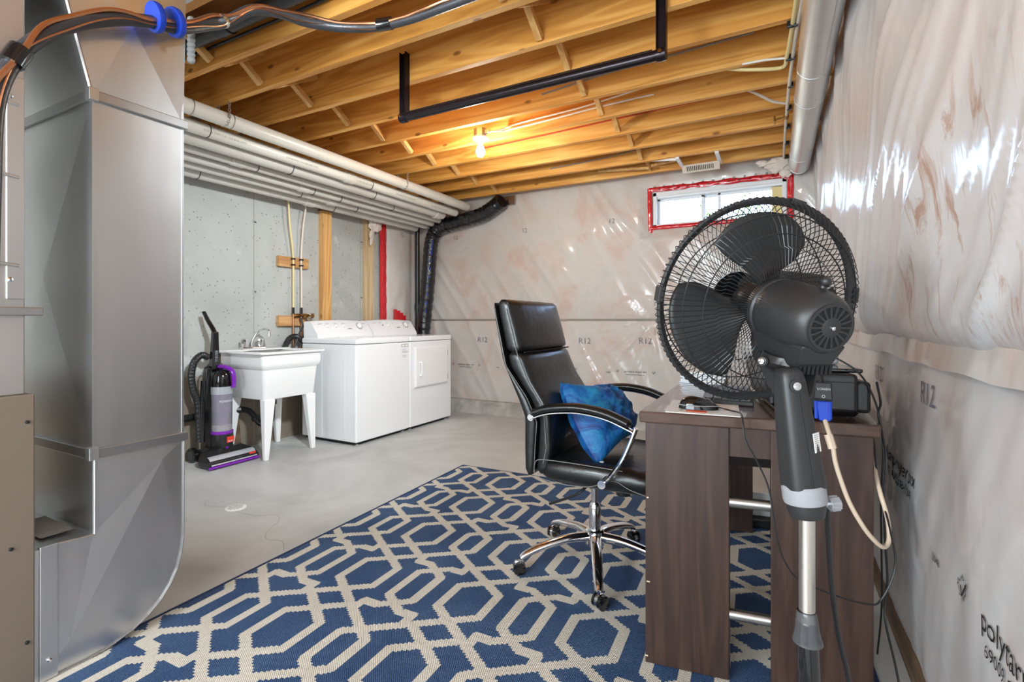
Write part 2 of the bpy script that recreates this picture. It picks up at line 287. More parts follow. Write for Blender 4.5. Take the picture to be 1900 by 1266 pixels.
# woven trellis rug: distance to the white lines in a folded repeat (flat print of the weave)
RP, RQ = 0.487, 0.425
def rug_mat():
    m, n, l, b = mat('blue_trellis_rug')
    tc = n.new('ShaderNodeTexCoord'); sp = n.new('ShaderNodeSeparateXYZ'); l.new(tc.outputs['Object'], sp.inputs[0])
    def mth(op, a, bb=None, c=None):
        x = n.new('ShaderNodeMath'); x.operation = op
        for i, v in enumerate((a, bb, c)):
            if v is None: continue
            if isinstance(v, (int, float)): x.inputs[i].default_value = v
            else: l.new(v, x.inputs[i])
        return x.outputs[0]
    def fold(src, step, period):
        s = mth('MULTIPLY', mth('FLOOR', mth('ADD', mth('DIVIDE', src, step), 0.5)), step)
        return mth('ABSOLUTE', mth('WRAP', s, period/2, -period/2))
    u = fold(sp.outputs[0], 0.0045, RP); v = fold(sp.outputs[1], 0.0085, 2*RQ)
    k = RQ/0.435
    seg = [(.088, 0, .088, .08), (.088, .08, 0, .143), (0, .143, .104, .2175), (.104, .2175, 0, .292), (0, .292, .088, .355), (.088, .355, .088, .435),
           (.104, .2175, .2435, .3174), (.2435, .3174, .1885, .357), (.1885, .357, .1885, .435),
           (.1885, 0, .1885, .098), (.1885, .098, .2435, .139), (.2435, .139, .19, .176), (.19, .176, .131, .172), (.131, .172, .131, .236)]
    best = None
    for (x0, y0, x1, y1) in seg:
        y0 *= k; y1 *= k
        dx, dy = x1-x0, y1-y0; L2 = dx*dx+dy*dy
        pu = mth('SUBTRACT', u, x0); pv = mth('SUBTRACT', v, y0)
        t = mth('MULTIPLY_ADD', pu, dx/L2, mth('MULTIPLY', pv, dy/L2)); t = mth('MINIMUM', mth('MAXIMUM', t, 0.0), 1.0)
        eu = mth('MULTIPLY_ADD', t, -dx, pu); ev = mth('MULTIPLY_ADD', t, -dy, pv)
        d = mth('ADD', mth('MULTIPLY', eu, eu), mth('MULTIPLY', ev, ev))
        best = d if best is None else mth('MINIMUM', best, d)
    line = mth('LESS_THAN', best, 0.0185**2)
    wu = mth('SINE', mth('MULTIPLY', sp.outputs[0], 2*math.pi/0.0075)); wv = mth('SINE', mth('MULTIPLY', sp.outputs[1], 2*math.pi/0.0085))
    wv2 = mth('MULTIPLY', wu, wv)
    hz = n.new('ShaderNodeTexNoise'); hz.inputs['Scale'].default_value = 260; hz.inputs['Detail'].default_value = 2; l.new(tc.outputs['Object'], hz.inputs['Vector'])
    lo = n.new('ShaderNodeTexNoise'); lo.inputs['Scale'].default_value = 3; lo.inputs['Detail'].default_value = 5; l.new(tc.outputs['Object'], lo.inputs['Vector'])
    f = mth('MULTIPLY_ADD', wv2, 0.22, mth('MULTIPLY_ADD', hz.outputs[0], 0.5, mth('MULTIPLY', lo.outputs[0], 0.5)))
    cb = ramp(n, l, f, [(0.2, srgb(32, 50, 86)), (0.5, srgb(54, 80, 118)), (0.85, srgb(98, 122, 154))])
    cw = ramp(n, l, f, [(0.2, srgb(178, 170, 156)), (0.5, srgb(208, 202, 190)), (0.85, srgb(228, 223, 213))])
    mx = n.new('ShaderNodeMix'); mx.data_type = 'RGBA'; l.new(line, mx.inputs[0]); l.new(cb.outputs[0], mx.inputs[6]); l.new(cw.outputs[0], mx.inputs[7])
    l.new(mx.outputs[2], b.inputs['Base Color']); b.inputs['Roughness'].default_value = 0.85; b.inputs['Specular IOR Level'].default_value = 0.2
    bp = n.new('ShaderNodeBump'); bp.inputs['Strength'].default_value = 0.6; bp.inputs['Distance'].default_value = 0.002; l.new(wv2, bp.inputs['Height']); l.new(bp.outputs[0], b.inputs['Normal'])
    return m
M['rug'] = rug_mat()
M['rug_hem'] = simple('navy_rug_hem', srgb(28, 46, 82), 0.85)

# ------------------------------------------------------------------ mesh builder
class MB:
    def __init__(s): s.v = []; s.f = []
    def add(s, vs, fs):
        o = len(s.v); s.v += [tuple(p) for p in vs]; s.f += [tuple(i+o for i in f) for f in fs]; return s
    def box(s, a, b):
        x0, y0, z0 = a; x1, y1, z1 = b
        return s.add([(x0, y0, z0), (x1, y0, z0), (x1, y1, z0), (x0, y1, z0), (x0, y0, z1), (x1, y0, z1), (x1, y1, z1), (x0, y1, z1)],
                     [(0, 3, 2, 1), (4, 5, 6, 7), (0, 1, 5, 4), (1, 2, 6, 5), (2, 3, 7, 6), (3, 0, 4, 7)])
    def obox(s, c, size, ax):
        c = Vector(c); X, Y, Z = [Vector(a) for a in ax]; vs = []
        for k in (-1, 1):
            for (i, j) in ((-1, -1), (1, -1), (1, 1), (-1, 1)):
                vs.append(c+X*i*size[0]/2+Y*j*size[1]/2+Z*k*size[2]/2)
        return s.add(vs, [(0, 3, 2, 1), (4, 5, 6, 7), (0, 1, 5, 4), (1, 2, 6, 5), (2, 3, 7, 6), (3, 0, 4, 7)])
    def hexa(s, bot, top):
        return s.add(list(bot)+list(top), [(0, 3, 2, 1), (4, 5, 6, 7), (0, 1, 5, 4), (1, 2, 6, 5), (2, 3, 7, 6), (3, 0, 4, 7)])
    def prism(s, poly, d):
        n = len(poly); d = Vector(d); a = [Vector(p) for p in poly]; b = [p+d for p in a]
        fs = [tuple(range(n-1, -1, -1)), tuple(range(n, 2*n))]+[(i, (i+1) % n, n+(i+1) % n, n+i) for i in range(n)]
        return s.add(a+b, fs)
    def tube(s, pts, r, n=8, caps=True, closed=False, flat=None):
        P = [Vector(p) for p in pts]; m = len(P); rs = r if isinstance(r, (list, tuple)) else [r]*m
        T = []
        for i in range(m):
            if closed: t = P[(i+1) % m]-P[i-1]
            elif i == 0: t = P[1]-P[0]
            elif i == m-1: t = P[-1]-P[-2]
            else: t = (P[i+1]-P[i]).normalized()+(P[i]-P[i-1]).normalized()
            T.append(t.normalized() if t.length > 1e-9 else Vector((0, 0, 1)))
        up = Vector((0, 0, 1)) if abs(T[0].z) < 0.9 else Vector((1, 0, 0))
        A = (up-T[0]*up.dot(T[0])).normalized(); vs = []
        for i in range(m):
            A = (A-T[i]*A.dot(T[i])).normalized(); B = T[i].cross(A)
            for k in range(n):
                a = 2*math.pi*k/n
                w = (1, 1) if flat is None else flat
                vs.append(P[i]+A*math.cos(a)*rs[i]*w[0]+B*math.sin(a)*rs[i]*w[1])
        fs = []
        for i in range(m if closed else m-1):
            j = (i+1) % m
            for k in range(n): fs.append((i*n+k, i*n+(k+1) % n, j*n+(k+1) % n, j*n+k))
        if caps and not closed: fs += [tuple(range(n-1, -1, -1)), tuple((m-1)*n+k for k in range(n))]
        return s.add(vs, fs)
    def lathe(s, prof, o, ax=(0, 0, 1), n=24, caps=True, ref=None):
        o = Vector(o); ax = Vector(ax).normalized(); up = Vector(ref) if ref else (Vector((0, 0, 1)) if abs(ax.z) < 0.9 else Vector((1, 0, 0)))
        A = (up-ax*up.dot(ax)).normalized(); B = ax.cross(A); vs = []
        for (r, h) in prof:
            for k in range(n):
                a = 2*math.pi*k/n; vs.append(o+ax*h+(A*math.cos(a)+B*math.sin(a))*r)
        m = len(prof); fs = [(i*n+k, i*n+(k+1) % n, (i+1)*n+(k+1) % n, (i+1)*n+k) for i in range(m-1) for k in range(n)]
        if caps: fs += [tuple(range(n-1, -1, -1)), tuple((m-1)*n+k for k in range(n))]
        return s.add(vs, fs)
    def torus(s, o, ax, Rr, r, n=32, k=6):
        o = Vector(o); ax = Vector(ax).normalized(); up = Vector((0, 0, 1)) if abs(ax.z) < 0.9 else Vector((1, 0, 0))
        A = (up-ax*up.dot(ax)).normalized(); B = ax.cross(A)
        return s.tube([o+(A*math.cos(2*math.pi*i/n)+B*math.sin(2*math.pi*i/n))*Rr for i in range(n)], r, k, closed=True)
    def grid(s, fn, nu, nv, skip=None, closed_u=False):
        vs = [fn(i/nu, j/nv) for j in range(nv+1) for i in range(nu+1)]
        fs = [(j*(nu+1)+i, j*(nu+1)+i+1, (j+1)*(nu+1)+i+1, (j+1)*(nu+1)+i) for j in range(nv) for i in range(nu) if not (skip and skip((i+.5)/nu, (j+.5)/nv))]
        return s.add(vs, fs)
    def ball(s, o, r, n=14, m=8, sc=(1, 1, 1)):
        prof = [(max(1e-4, math.sin(math.pi*i/m)), -math.cos(math.pi*i/m)) for i in range(m+1)]; vs = []
        for (q, h) in prof:
            for k in range(n):
                a = 2*math.pi*k/n; vs.append((o[0]+q*math.cos(a)*r*sc[0], o[1]+q*math.sin(a)*r*sc[1], o[2]+h*r*sc[2]))
        fs = [(i*n+k, i*n+(k+1) % n, (i+1)*n+(k+1) % n, (i+1)*n+k) for i in range(m) for k in range(n)]
        return s.add(vs, fs)
    def build(s, name, m, parent=None, smooth=False, bevel=0.0, label=None, kind=None, local=False, seg=2, ang=40, solid=0.0, sub=0):
        me = bpy.data.meshes.new(name); o = bpy.data.objects.new(name, me); COL.objects.link(o)
        off = Vector((0, 0, 0)) if (local or parent is None) else ORG.get(parent.name, Vector((0, 0, 0)))
        me.from_pydata([(p[0]-off.x, p[1]-off.y, p[2]-off.z) for p in s.v], [], s.f); me.update()
        bm = bmesh.new(); bm.from_mesh(me); bmesh.ops.recalc_face_normals(bm, faces=bm.faces) if solid == 0 and len(s.f) < 9000 else None; bm.to_mesh(me); bm.free()
        if smooth:
            me.polygons.foreach_set('use_smooth', [True]*len(me.polygons)); me.set_sharp_from_angle(angle=R(ang))
        me.materials.append(m)
        if parent is not None: o.parent = parent; ORG[o.name] = off
        if sub:
            q = o.modifiers.new('sub', 'SUBSURF'); q.levels = sub; q.render_levels = sub
        if solid:
            q = o.modifiers.new('solid', 'SOLIDIFY'); q.thickness = solid; q.offset = -1
        if bevel:
            q = o.modifiers.new('bevel', 'BEVEL'); q.width = bevel; q.segments = seg; q.limit_method = 'ANGLE'; q.angle_limit = R(35)
        if label: o['label'] = label
        if kind: o['kind'] = kind
        return o
ORG = {}
def thing(name, label, cat, loc=(0, 0, 0), rotz=0.0, group=None):
    o = bpy.data.objects.new(name, None); COL.objects.link(o); o.empty_display_size = 0.1
    o.location = loc; o.rotation_euler = (0, 0, rotz); o['label'] = label; o['category'] = cat
    if group: o['group'] = group
    ORG[o.name] = Vector(loc); return o
def tag(o, label, cat, group=None, kind=None):
    o['label'] = label; o['category'] = cat
    if group: o['group'] = group
    if kind: o['kind'] = kind
    return o
def struct(o): o['kind'] = 'structure'; return o
def spline(pts, n=6):
    P = [Vector(p) for p in pts]; out = []
    for i in range(len(P)-1):
        p0 = P[i-1] if i else P[0]*2-P[1]; p1 = P[i]; p2 = P[i+1]; p3 = P[i+2] if i+2 < len(P) else P[-1]*2-P[-2]
        for k in range(n):
            t = k/n
            out.append(0.5*((2*p1)+(p2-p0)*t+(2*p0-5*p1+4*p2-p3)*t*t+(3*p1-p0-3*p2+p3)*t**3))
    out.append(P[-1]); return out
def nz(*a): return noise.noise(Vector(a))
def clamp(x, a=0.0, b=1.0): return max(a, min(b, x))
def text_mesh(body, size):
    cu = bpy.data.curves.new('t', 'FONT'); cu.body = body; cu.size = size; cu.resolution_u = 2
    o = bpy.data.objects.new('t', cu); me = bpy.data.meshes.new_from_object(o)
    vs = [v.co.copy() for v in me.vertices]; fs = [tuple(p.vertices) for p in me.polygons]
    bpy.data.objects.remove(o); bpy.data.meshes.remove(me); bpy.data.curves.remove(cu); return vs, fs
def lettering(body, size, place, m, parent, name='lettering', wide=1.0, local=False):
    vs, fs = text_mesh(body, size)
    if not vs: return None
    w = max(v.x for v in vs)
    mb = MB(); mb.add([place((v.x-w/2)*wide, v.y) for v in vs], fs)
    return mb.build(name, m, parent, local=local)

# ================================================================== STRUCTURE
XL, XR, YB, YF, ZJ, ZT = -3.96, 0.375, 4.95, -2.6, 2.46, 2.695
fl = struct(MB().box((XL-0.2, YF-0.1, -0.12), (XR+0.2, YB+0.2, 0.0)).build('floor', M['floor']))
# cracks and scuffs of the slab
for pts in ([(-2.68, 1.72), (-2.52, 1.74), (-2.42, 1.80), (-2.33, 1.74), (-2.28, 1.64), (-2.2, 1.58), (-2.12, 1.60), (-2.02, 1.54)], [(-2.75, 1.76), (-2.9, 1.70), (-2.98, 1.74)], [(-2.3, 3.0), (-2.42, 2.85), (-2.5, 2.8)]):
    q = spline([(x+0.012*nz(x*30, y*30, 1), y+0.012*nz(x*30, y*30, 5), 0) for x, y in pts], 5)
    mb = MB()
    for a, b in zip(q[:-1], q[1:]):
        d = (b-a).normalized(); p = Vector((-d.y, d.x, 0))*0.0012
        z = Vector((0, 0, 0.0006)); mb.add([a-p+z, b-p+z, b+p+z, a+p+z], [(0, 1, 2, 3)])
    mb.build('crack', M['cable_grey'], fl)
wf = struct(MB().box((XL-0.2, YF-0.12, 0), (XR+0.2, YF, ZT)).build('wall_front', M['tan_wall']))
# ---- left wall: poured concrete, with form lines and tie holes
wl_ = struct(MB().box((XL-0.2, YF, 0), (XL, YB+0.2, ZT)).build('wall_left', M['concrete']))
for y in (1.42, 2.08, 2.72, 3.96):
    MB().box((XL, y-0.0025, 0), (XL+0.0015, y+0.0025, ZT)).build('form_line', M['cable_grey'], wl_)
    for z in (0.62, 1.32, 1.92):
        MB().lathe([(0.020, 0), (0.018, 0.004), (0.010, 0.004), (0.008, 0.001)], (XL, y+0.005, z), (1, 0, 0), 12).build('tie_hole', M['curb'], wl_)
        MB().tube([(XL, y+0.005, z), (XL+0.01, y+0.018, z-0.006)], 0.004, 6).build('tie_wire', M['dark'], wl_)
# studs fixed to the concrete
MB().box((XL, 3.405, 0), (XL+0.06, 3.515, 2.33)).build('wall_stud', M['stud'], wl_, bevel=0.003)
MB().box((XL, 3.99, 0), (XL+0.05, 4.115, 2.2)).build('wall_stud', M['stud_pale'], wl_, bevel=0.003)
MB().box((XL, 3.40, 2.145), (XL+0.062, 3.52, 2.19)).build('stud_cap', M['wood_base'], wl_)
# insulated strip of the left wall near the corner
mb = MB(); mb.grid(lambda a, b: (XL+0.03+0.035*math.sin(math.pi*clamp((a*0.62)/0.42))**0.5*(1 if a*0.62 < 0.42 else 0.4)+0.008*nz(a*6, b*14, 2), 4.33+a*0.62, 0.05+b*2.4), 30, 60)
mb.build('insulation_batt', M['poly_back'], wl_, smooth=True)
# red sheathing tape strip + scraps
def tape(name, fn, nu, nv, parent, label=None):
    return MB().grid(fn, nu, nv).build(name, M['red'], parent, smooth=True, label=label)
tape('red_tape', lambda a, b: (XL+0.032+0.010*nz(a*3, b*18, 4)+0.008*math.sin(a*math.pi), 4.225+0.105*a+0.012*(0.5-b), 0.7+1.46*b), 8, 60, wl_)
for i, (y, z1) in enumerate(((4.40, 1.20), (4.45, 1.185), (4.50, 1.16), (4.545, 1.13))):
    MB().box((XL+0.078+0.003*i, y, 0.95), (XL+0.081+0.003*i, y+0.055, z1)).build('red_tape', M['red'], wl_)
# ---- right wall
def fr_up(y, z):
    t = clamp((z-1.0)/1.45); b = 0.055+0.035*t
    e = clamp((z-1.0)/0.10); b = b*math.sqrt(max(0, 1-(1-e)**2))
    q = y+(0.30+0.9*clamp((2.7-y)/1.5))*(z-1.0)*(1+0.25*nz(y*0.9, z*0.7, 8)); am = 0.35+0.65*clamp(0.6+nz(y*0.8, z*0.8, 3.0))
    rd = (1-abs(nz(q*3.6, z*0.55, 0.3)))**3
    rd2 = (1-abs(nz(q*(9 if y < 2.4 else 9)+3, z*0.8, 7.3)))**5
    lump = 0.022*nz(y*2.4, z*2.4, 1.7)
    return XR-b-(0.026*rd+0.008*rd2)*am*(0.35+0.65*e)-lump
def fr_lo(y, z):
    k = clamp((1.04-z)/0.12); c = math.exp(-((y-2.0)**2+(z-0.55)**2)/0.10)
    return XR-0.006-0.016*math.sin(math.pi*clamp(z/1.04))-0.006*nz(y*3, z*3, 4.4)-0.010*c*(1-abs(nz(y*14+z*9, z*16, 2)))**2-0.004*(1-abs(nz(y*9+z*4, z*2.0, 2)))**4
wr = struct(MB().box((XR+0.03, YF, 0), (XR+0.2, YB+0.2, ZT)).build('wall_right', M['curb']))
MB().grid(lambda a, b: (fr_up(-2.6+7.55*a, 1.0+1.69*b), -2.6+7.55*a, 1.0+1.69*b), 420, 110).build('insulation_batt', M['poly_right'], wr, smooth=True, label='upper plastic sheeted batt with deep shining folds')
MB().grid(lambda a, b: (fr_lo(-2.6+7.55*a, 0.075+0.975*b), -2.6+7.55*a, 0.075+0.975*b), 300, 60).build('insulation_batt', M['poly_lower'], wr, smooth=True)
MB().grid(lambda a, b: (XR-0.030-0.012*b*abs(nz(a*40, 3, 1))-0.012*(1-b), -1.0+5.9*a, 0.958+0.066*b+0.012*nz(a*22, 1, 9)*(1-b)), 200, 4).build('plastic_flap', M['poly_back'], wr, smooth=True)
MB().box((XR-0.022, YF, 0), (XR+0.03, YB, 0.085)).build('bottom_plate', M['wood_base'], wr, bevel=0.003)
# prints on the right-hand plastic
def pr(y0, z0, slope=0.0, dirn=-1, eps=0.0035):
    def f(u, v):
        y = y0+dirn*u; z = z0+v+slope*u
        return ((fr_lo(y, z) if z < 1.03 else fr_up(y, z))-eps, y, z)
    return f
lettering('R12', 0.085, pr(1.685, 0.845), M['print_blue'], wr)
lettering('R12', 0.085, pr(2.40, 0.835), M['print_blue'], wr)
lettering('12048', 0.026, pr(1.555, 0.478), M['print'], wr)
lettering('polytarp-super six', 0.062, pr(1.035, 0.482), M['print'], wr)
lettering('69009-CAN/CGSB-51.34-M86', 0.036, pr(1.02, 0.440), M['print'], wr)
lettering('polytarp-super six', 0.062, pr(1.98, 0.598), M['print'], wr)
lettering('69009-CAN/CGSB-51.34', 0.036, pr(1.98, 0.555), M['print'], wr)
def leaf_mark(y0, z0, s, fn, parent):
    # a maple-leaf outline with a tick, as printed on the sheet
    o = [(0, -1), (.12, -.55), (.55, -.62), (.48, -.38), (.9, -.02), (.76, .08), (.84, .4), (.52, .34), (.44, .5), (.2, .26), (.28, .74), (.14, .66), (0, 1)]
    o += [(-x, y) for x, y in o[-2:0:-1]]
    mb = MB(); n_ = len(o)
    for i in range(n_):
        a = Vector(o[i]); b = Vector(o[(i+1) % n_]); ai = a*0.86; bi = b*0.86
        mb.add([fn(p.x*s, p.y*s) for p in (a, b, bi, ai)], [(0, 1, 2, 3)])
    for a, b in (((-.35, .1), (-.05, -.5)), ((-.05, -.5), (.75, .6))):
        a = Vector(a); b = Vector(b); p = Vector((-(b-a).y, (b-a).x)).normalized()*0.09
        mb.add([fn(q.x*s, q.y*s) for q in (a-p, b-p, b+p, a+p)], [(0, 1, 2, 3)])
    return mb.build('leaf_mark', M['print'], parent)
leaf_mark(0, 0, 0.032, pr(1.372, 0.503), wr)
# ---- back wall with window opening
WX0, WX1, WZ0, WZ1 = -1.06, 0.085, 1.985, 2.315
def fb(x, z, e=0.0):
    up = z > 1.075
    zz = (z-1.075)/1.4 if up else z/1.075
    bul = (0.045 if up else 0.03)*math.sqrt(max(0, math.sin(math.pi*clamp(zz))))
    near = 1-clamp(max(WX0-x, x-WX1, WZ0-z, z-WZ1)/0.12); bul *= (1-near)
    # pulled creases below and left of the window, and around (-1.1, 1.09)
    q = (x+2.0)*1.0+0.6*(z-1.2)
    fold = (1-abs(nz(q*5.5, z*0.8, 3.2)))**4*0.022*clamp(0.5+nz(x*1.1, z*1.3, 6)+0.2)
    an = math.atan2(z-1.09, x+1.05); dr = math.hypot(x+1.05, z-1.09)
    star = (1-abs(nz(an*5, 0.5, 1)))**4*0.024*math.exp(-dr*2.0)*clamp(dr/0.05) if z < 1.3 else 0
    sm = 0.010*nz(x*2.7, z*2.7, 9.1)
    return YB-0.012-bul-(fold+star)*(1-0.8*near)-sm*(1-near)-e
wb = MB()
wb.box((XL-0.2, YB+0.01, 0), (WX0, YB+0.2, ZT)); wb.box((WX1, YB+0.01, 0), (XR+0.2, YB+0.2, ZT)); wb.box((WX0, YB+0.01, 0), (WX1, YB+0.2, WZ0)); wb.box((WX0, YB+0.01, WZ1), (WX1, YB+0.2, ZT))
wb = struct(wb.build('wall_back', M['curb']))
NX, NZ_ = 216, 0
def back_batt(z0, z1, nv):
    nu = 217; x0, x1 = XL, XR
    sk = lambda a, b: WX0+0.004 < x0+(x1-x0)*a < WX1-0.004 and WZ0+0.004 < z0+(z1-z0)*b < WZ1-0.004
    MB().grid(lambda a, b: (x0+(x1-x0)*a, fb(x0+(x1-x0)*a, z0+(z1-z0)*b), z0+(z1-z0)*b), nu, nv, skip=sk).build('insulation_batt', M['poly_back'], wb, smooth=True)
back_batt(1.086, 2.68, 80); back_batt(0.135, 1.064, 48)
MB().box((XL, YB-0.018, 1.060), (XR, YB+0.005, 1.098)).build('seam_strip', M['cable_grey'], wb)
MB().grid(lambda a, b: (XL+(XR-XL)*a, YB-0.03-0.075*b-0.015*nz(a*30, b*3, 1)-(0.012 if b > 0.6 else 0), 0.145-0.145*max(0, (b-0.55)/0.45)**0.8+0.010*nz(a*40, b*4, 5)*(1-b)), 120, 8).build('concrete_curb', M['curb'], wb, smooth=True, label='rough concrete footing curb under the plastic')
MB().box((XL, YB-0.06, 0.12), (XR, YB, 0.15)).build('sill_gasket', M['cable_grey'], wb)
mb = MB(); 
MB().grid(lambda a, b: (-2.40+0.10*(a-0.5)+0.03*b, YB-0.125-0.012*b+0.01*nz(a*3, b*5, 2), 0.135-0.10*b+0.015*nz(a*4, b*3, 7)), 5, 6).build('torn_plastic', M['poly_back'], wb, smooth=True)
def pb(x0, z0): return lambda u, v: (x0+u, fb(x0+u, z0+v, 0.004), z0+v)
for x, z, s in ((-1.461, 2.05, '12'), (-2.445, 2.04, '12'), (-3.36, 2.03, '12')): lettering(s, 0.070, pb(x, z), M['print_blue'], wb)
for x, z in ((-2.997, 0.82), (-1.755, 0.83), (-1.13, 0.842)): lettering('R12', 0.085, pb(x, z), M['print_blue'], wb)
for x, z in ((-3.221, 0.545), (-2.03, 0.552), (-1.226, 0.554), (-0.42, 0.56)):
    lettering('polytarp-super six', 0.030, pb(x, z), M['print'], wb); lettering('69009-CAN/CGSB-51.34', 0.018, pb(x, z-0.028), M['print'], wb)
    leaf_mark(0, 0, 0.018, pb(x-0.18, z+0.008), wb); leaf_mark(0, 0, 0.018, pb(x+0.18, z+0.008), wb)
for x, z in ((-2.796, 0.53), (-1.50, 0.54)): lettering('12048', 0.020, pb(x, z), M['print'], wb)
lettering('12', 0.07, lambda u, v: (XL+0.075, 4.55+u, 2.06+v), M['print_blue'], wl_)
# ---- window 1
win = MB()
for a, b in (((WX0, YB-0.02, WZ0), (WX0+0.035, YB+0.12, WZ1)), ((WX1-0.035, YB-0.02, WZ0), (WX1, YB+0.12, WZ1)), ((WX0, YB-0.02, WZ1-0.035), (WX1, YB+0.12, WZ1)), ((WX0, YB-0.02, WZ0), (WX1, YB+0.12, WZ0+0.02))): win.box(a, b)
win = struct(win.build('window_1', M['vinyl'], bevel=0.003))
def sash(x0, x1, y, parent):
    mb = MB(); w = 0.022
    for a, b in (((x0, y, WZ0+0.02), (x0+w, y+0.03, WZ1-0.05)), ((x1-w, y, WZ0+0.02), (x1, y+0.03, WZ1-0.05)), ((x0, y, WZ1-0.072), (x1, y+0.03, WZ1-0.05)), ((x0, y, WZ0+0.02), (x1, y+0.03, WZ0+0.036))): mb.box(a, b)
    f = mb.build('sash_frame', M['vinyl'], parent, bevel=0.002)
    MB().box((x0+w, y+0.013, WZ0+0.036), (x1-w, y+0.017, WZ1-0.072)).build('pane', M['glass'], f)
    return f
sash(WX0+0.035, -0.60, YB+0.05, win); sash(-0.615, -0.455, YB+0.085, win); sash(-0.475, WX1-0.035, YB+0.05, win)
MB().box((WX0+0.02, YB+0.0, WZ1-0.055), (WX1-0.02, YB+0.1, WZ1-0.03)).build('head_jamb', M['vinyl'], win, bevel=0.002)
MB().box((-0.03, YB+0.03, WZ0+0.02), (0.05, YB+0.05, WZ1-0.06)).build('foam_filler', M['pex_yellow'], win)
# red sheathing tape around the opening
def tstrip(x0, z0, x1, z1, w, parent, seed):
    d = Vector((x1-x0, z1-z0)); L_ = d.length; d.normalize(); p = Vector((-d.y, d.x))
    n_ = max(8, int(L_/0.02))
    def f(a, b):
        off = (b-0.5)*w*(1+0.35*nz(a*L_*9, seed, 2.0)); x = x0+d.x*a*L_+p.x*off; z = z0+d.y*a*L_+p.y*off
        return (x, YB-0.036-0.006*nz(x*30, z*40, seed)-0.006*math.sin(b*math.pi), z)
    MB().grid(f, n_, 6).build('red_tape', M['red'], parent, smooth=True)
tstrip(WX0-0.035, 2.345, WX1-0.03, 2.335, 0.046, win, 1); tstrip(WX1-0.05, 2.345, WX1+0.04, 2.30, 0.05, win, 2)
tstrip(WX1+0.03, 2.33, WX1+0.025, 1.95, 0.05, win, 3); tstrip(WX0-0.03, 2.36, WX0-0.02, 1.87, 0.042, win, 4); tstrip(WX0-0.03, 1.972, WX1+0.02, 1.972, 0.038, win, 5)
mb = MB()
for i in range(26):
    t = (i+0.5)/26
    for (x, z) in ((WX0+t*(WX1-WX0), 2.352+0.012*(-1)**i), ):
        mb.torus((x, YB-0.046, z), (0, 1, 0), 0.008, 0.0018, 10, 4)
mb.build('tape_marks', M['print'], win)
# ---- outside: pale gravel window well with weedy plants
struct(MB().box((-3.0, YB+0.25, 1.75), (2.0, YB+1.0, 1.82)).build('ground_outside', M['soil']))
def plant(x, y, z, h, n_, label, seed):
    rnd = random.Random(seed); t = thing('weed_plant', label, 'plant', (x, y, z), 0, 'weeds outside the window')
    st = MB(); lv = MB()
    for i in range(n_):
        a = rnd.uniform(0, 6.28); ln = h*rnd.uniform(0.5, 1); tip = Vector((x+math.cos(a)*ln*0.5, y+math.sin(a)*ln*0.4, z+ln))
        st.tube([(x, y, z), ((x+tip.x)/2, (y+tip.y)/2, z+ln*0.6), tip], 0.003, 4)
        for k in range(5):
            c = Vector((x, y, z)).lerp(tip, 0.35+0.15*k); b = rnd.uniform(0, 6.28); d = Vector((math.cos(b), math.sin(b)*0.7, rnd.uniform(-.3, .5)))*0.05; s_ = Vector((-d.y, d.x, 0.01))*0.4
            lv.add([c, c+d*0.5+s_, c+d, c+d*0.5-s_], [(0, 1, 2, 3)])
    st.build('stem', M['leaf'], t); lv.build('foliage', M['leaf'], t, kind='stuff')
plant(-0.95, YB+0.45, 1.82, 0.36, 10, 'low green weed outside the left window pane', 1)
plant(-0.45, YB+0.55, 1.82, 0.55, 14, 'taller yellow green weed outside behind the middle pane', 2)
plant(-0.10, YB+0.60, 1.82, 0.62, 16, 'bushiest yellow green weed outside right window pane', 3)

# ---- ceiling: plywood deck, joists along X, cross bridging
ce = struct(MB().box((XL-0.2, YF, ZT), (XR+0.2, YB+0.2, ZT+0.03)).build('ceiling', M['subfloor']))
JY = [1.29, 1.655, 1.955, 2.305, 2.65, 2.995, 3.33, 3.68, 4.03, 4.40, 4.765]
jm = MB().box((XL, -0.038, 0), (XR+0.02, 0, ZT-ZJ)).build('joist', M['joist'], bevel=0.002)
jm.parent = ce; jm.location = (0, JY[0], ZJ)
for y in JY[1:]:
    c = jm.copy(); COL.objects.link(c); c.location = (0, y, ZJ)
for y in (-2.2, -1.8, -1.4, -1.0, -0.6, -0.2):
    c = jm.copy(); COL.objects.link(c); c.location = (0, y, ZJ)
MB().box((XL, YB-0.045, ZJ+0.05), (XR+0.02, YB+0.2, ZT)).build('rim_board', M['joist'], ce)
def bridge(x, ya, yb, za, zb):
    d = Vector((0, yb-ya, zb-za)); L_ = d.length; d.normalize(); X = Vector((1, 0, 0)); N = X.cross(d)
    return MB().obox((x, (ya+yb)/2, (za+zb)/2), (0.034, L_, 0.034), (X, d, N)).build('cross_bridging', M['bridge'], ce, bevel=0.002)
for xb in (-2.70, -1.04):
    for a, b in zip(JY[:-1], JY[1:]):
        ya, yb = a+0.008, b-0.046
        dx = 0.02*random.uniform(-1, 1)
        bridge(xb+dx, ya, yb, ZT-0.03, ZJ+0.022); bridge(xb+dx+0.042, ya, yb, ZJ+0.022, ZT-0.03)
# loose diagonal braces and a nailer seen in the nearest bay
bridge(-2.86, 1.30, 1.60, ZJ+0.02, ZJ+0.05)
# ---- baseboards of the far bay are bare: nothing more

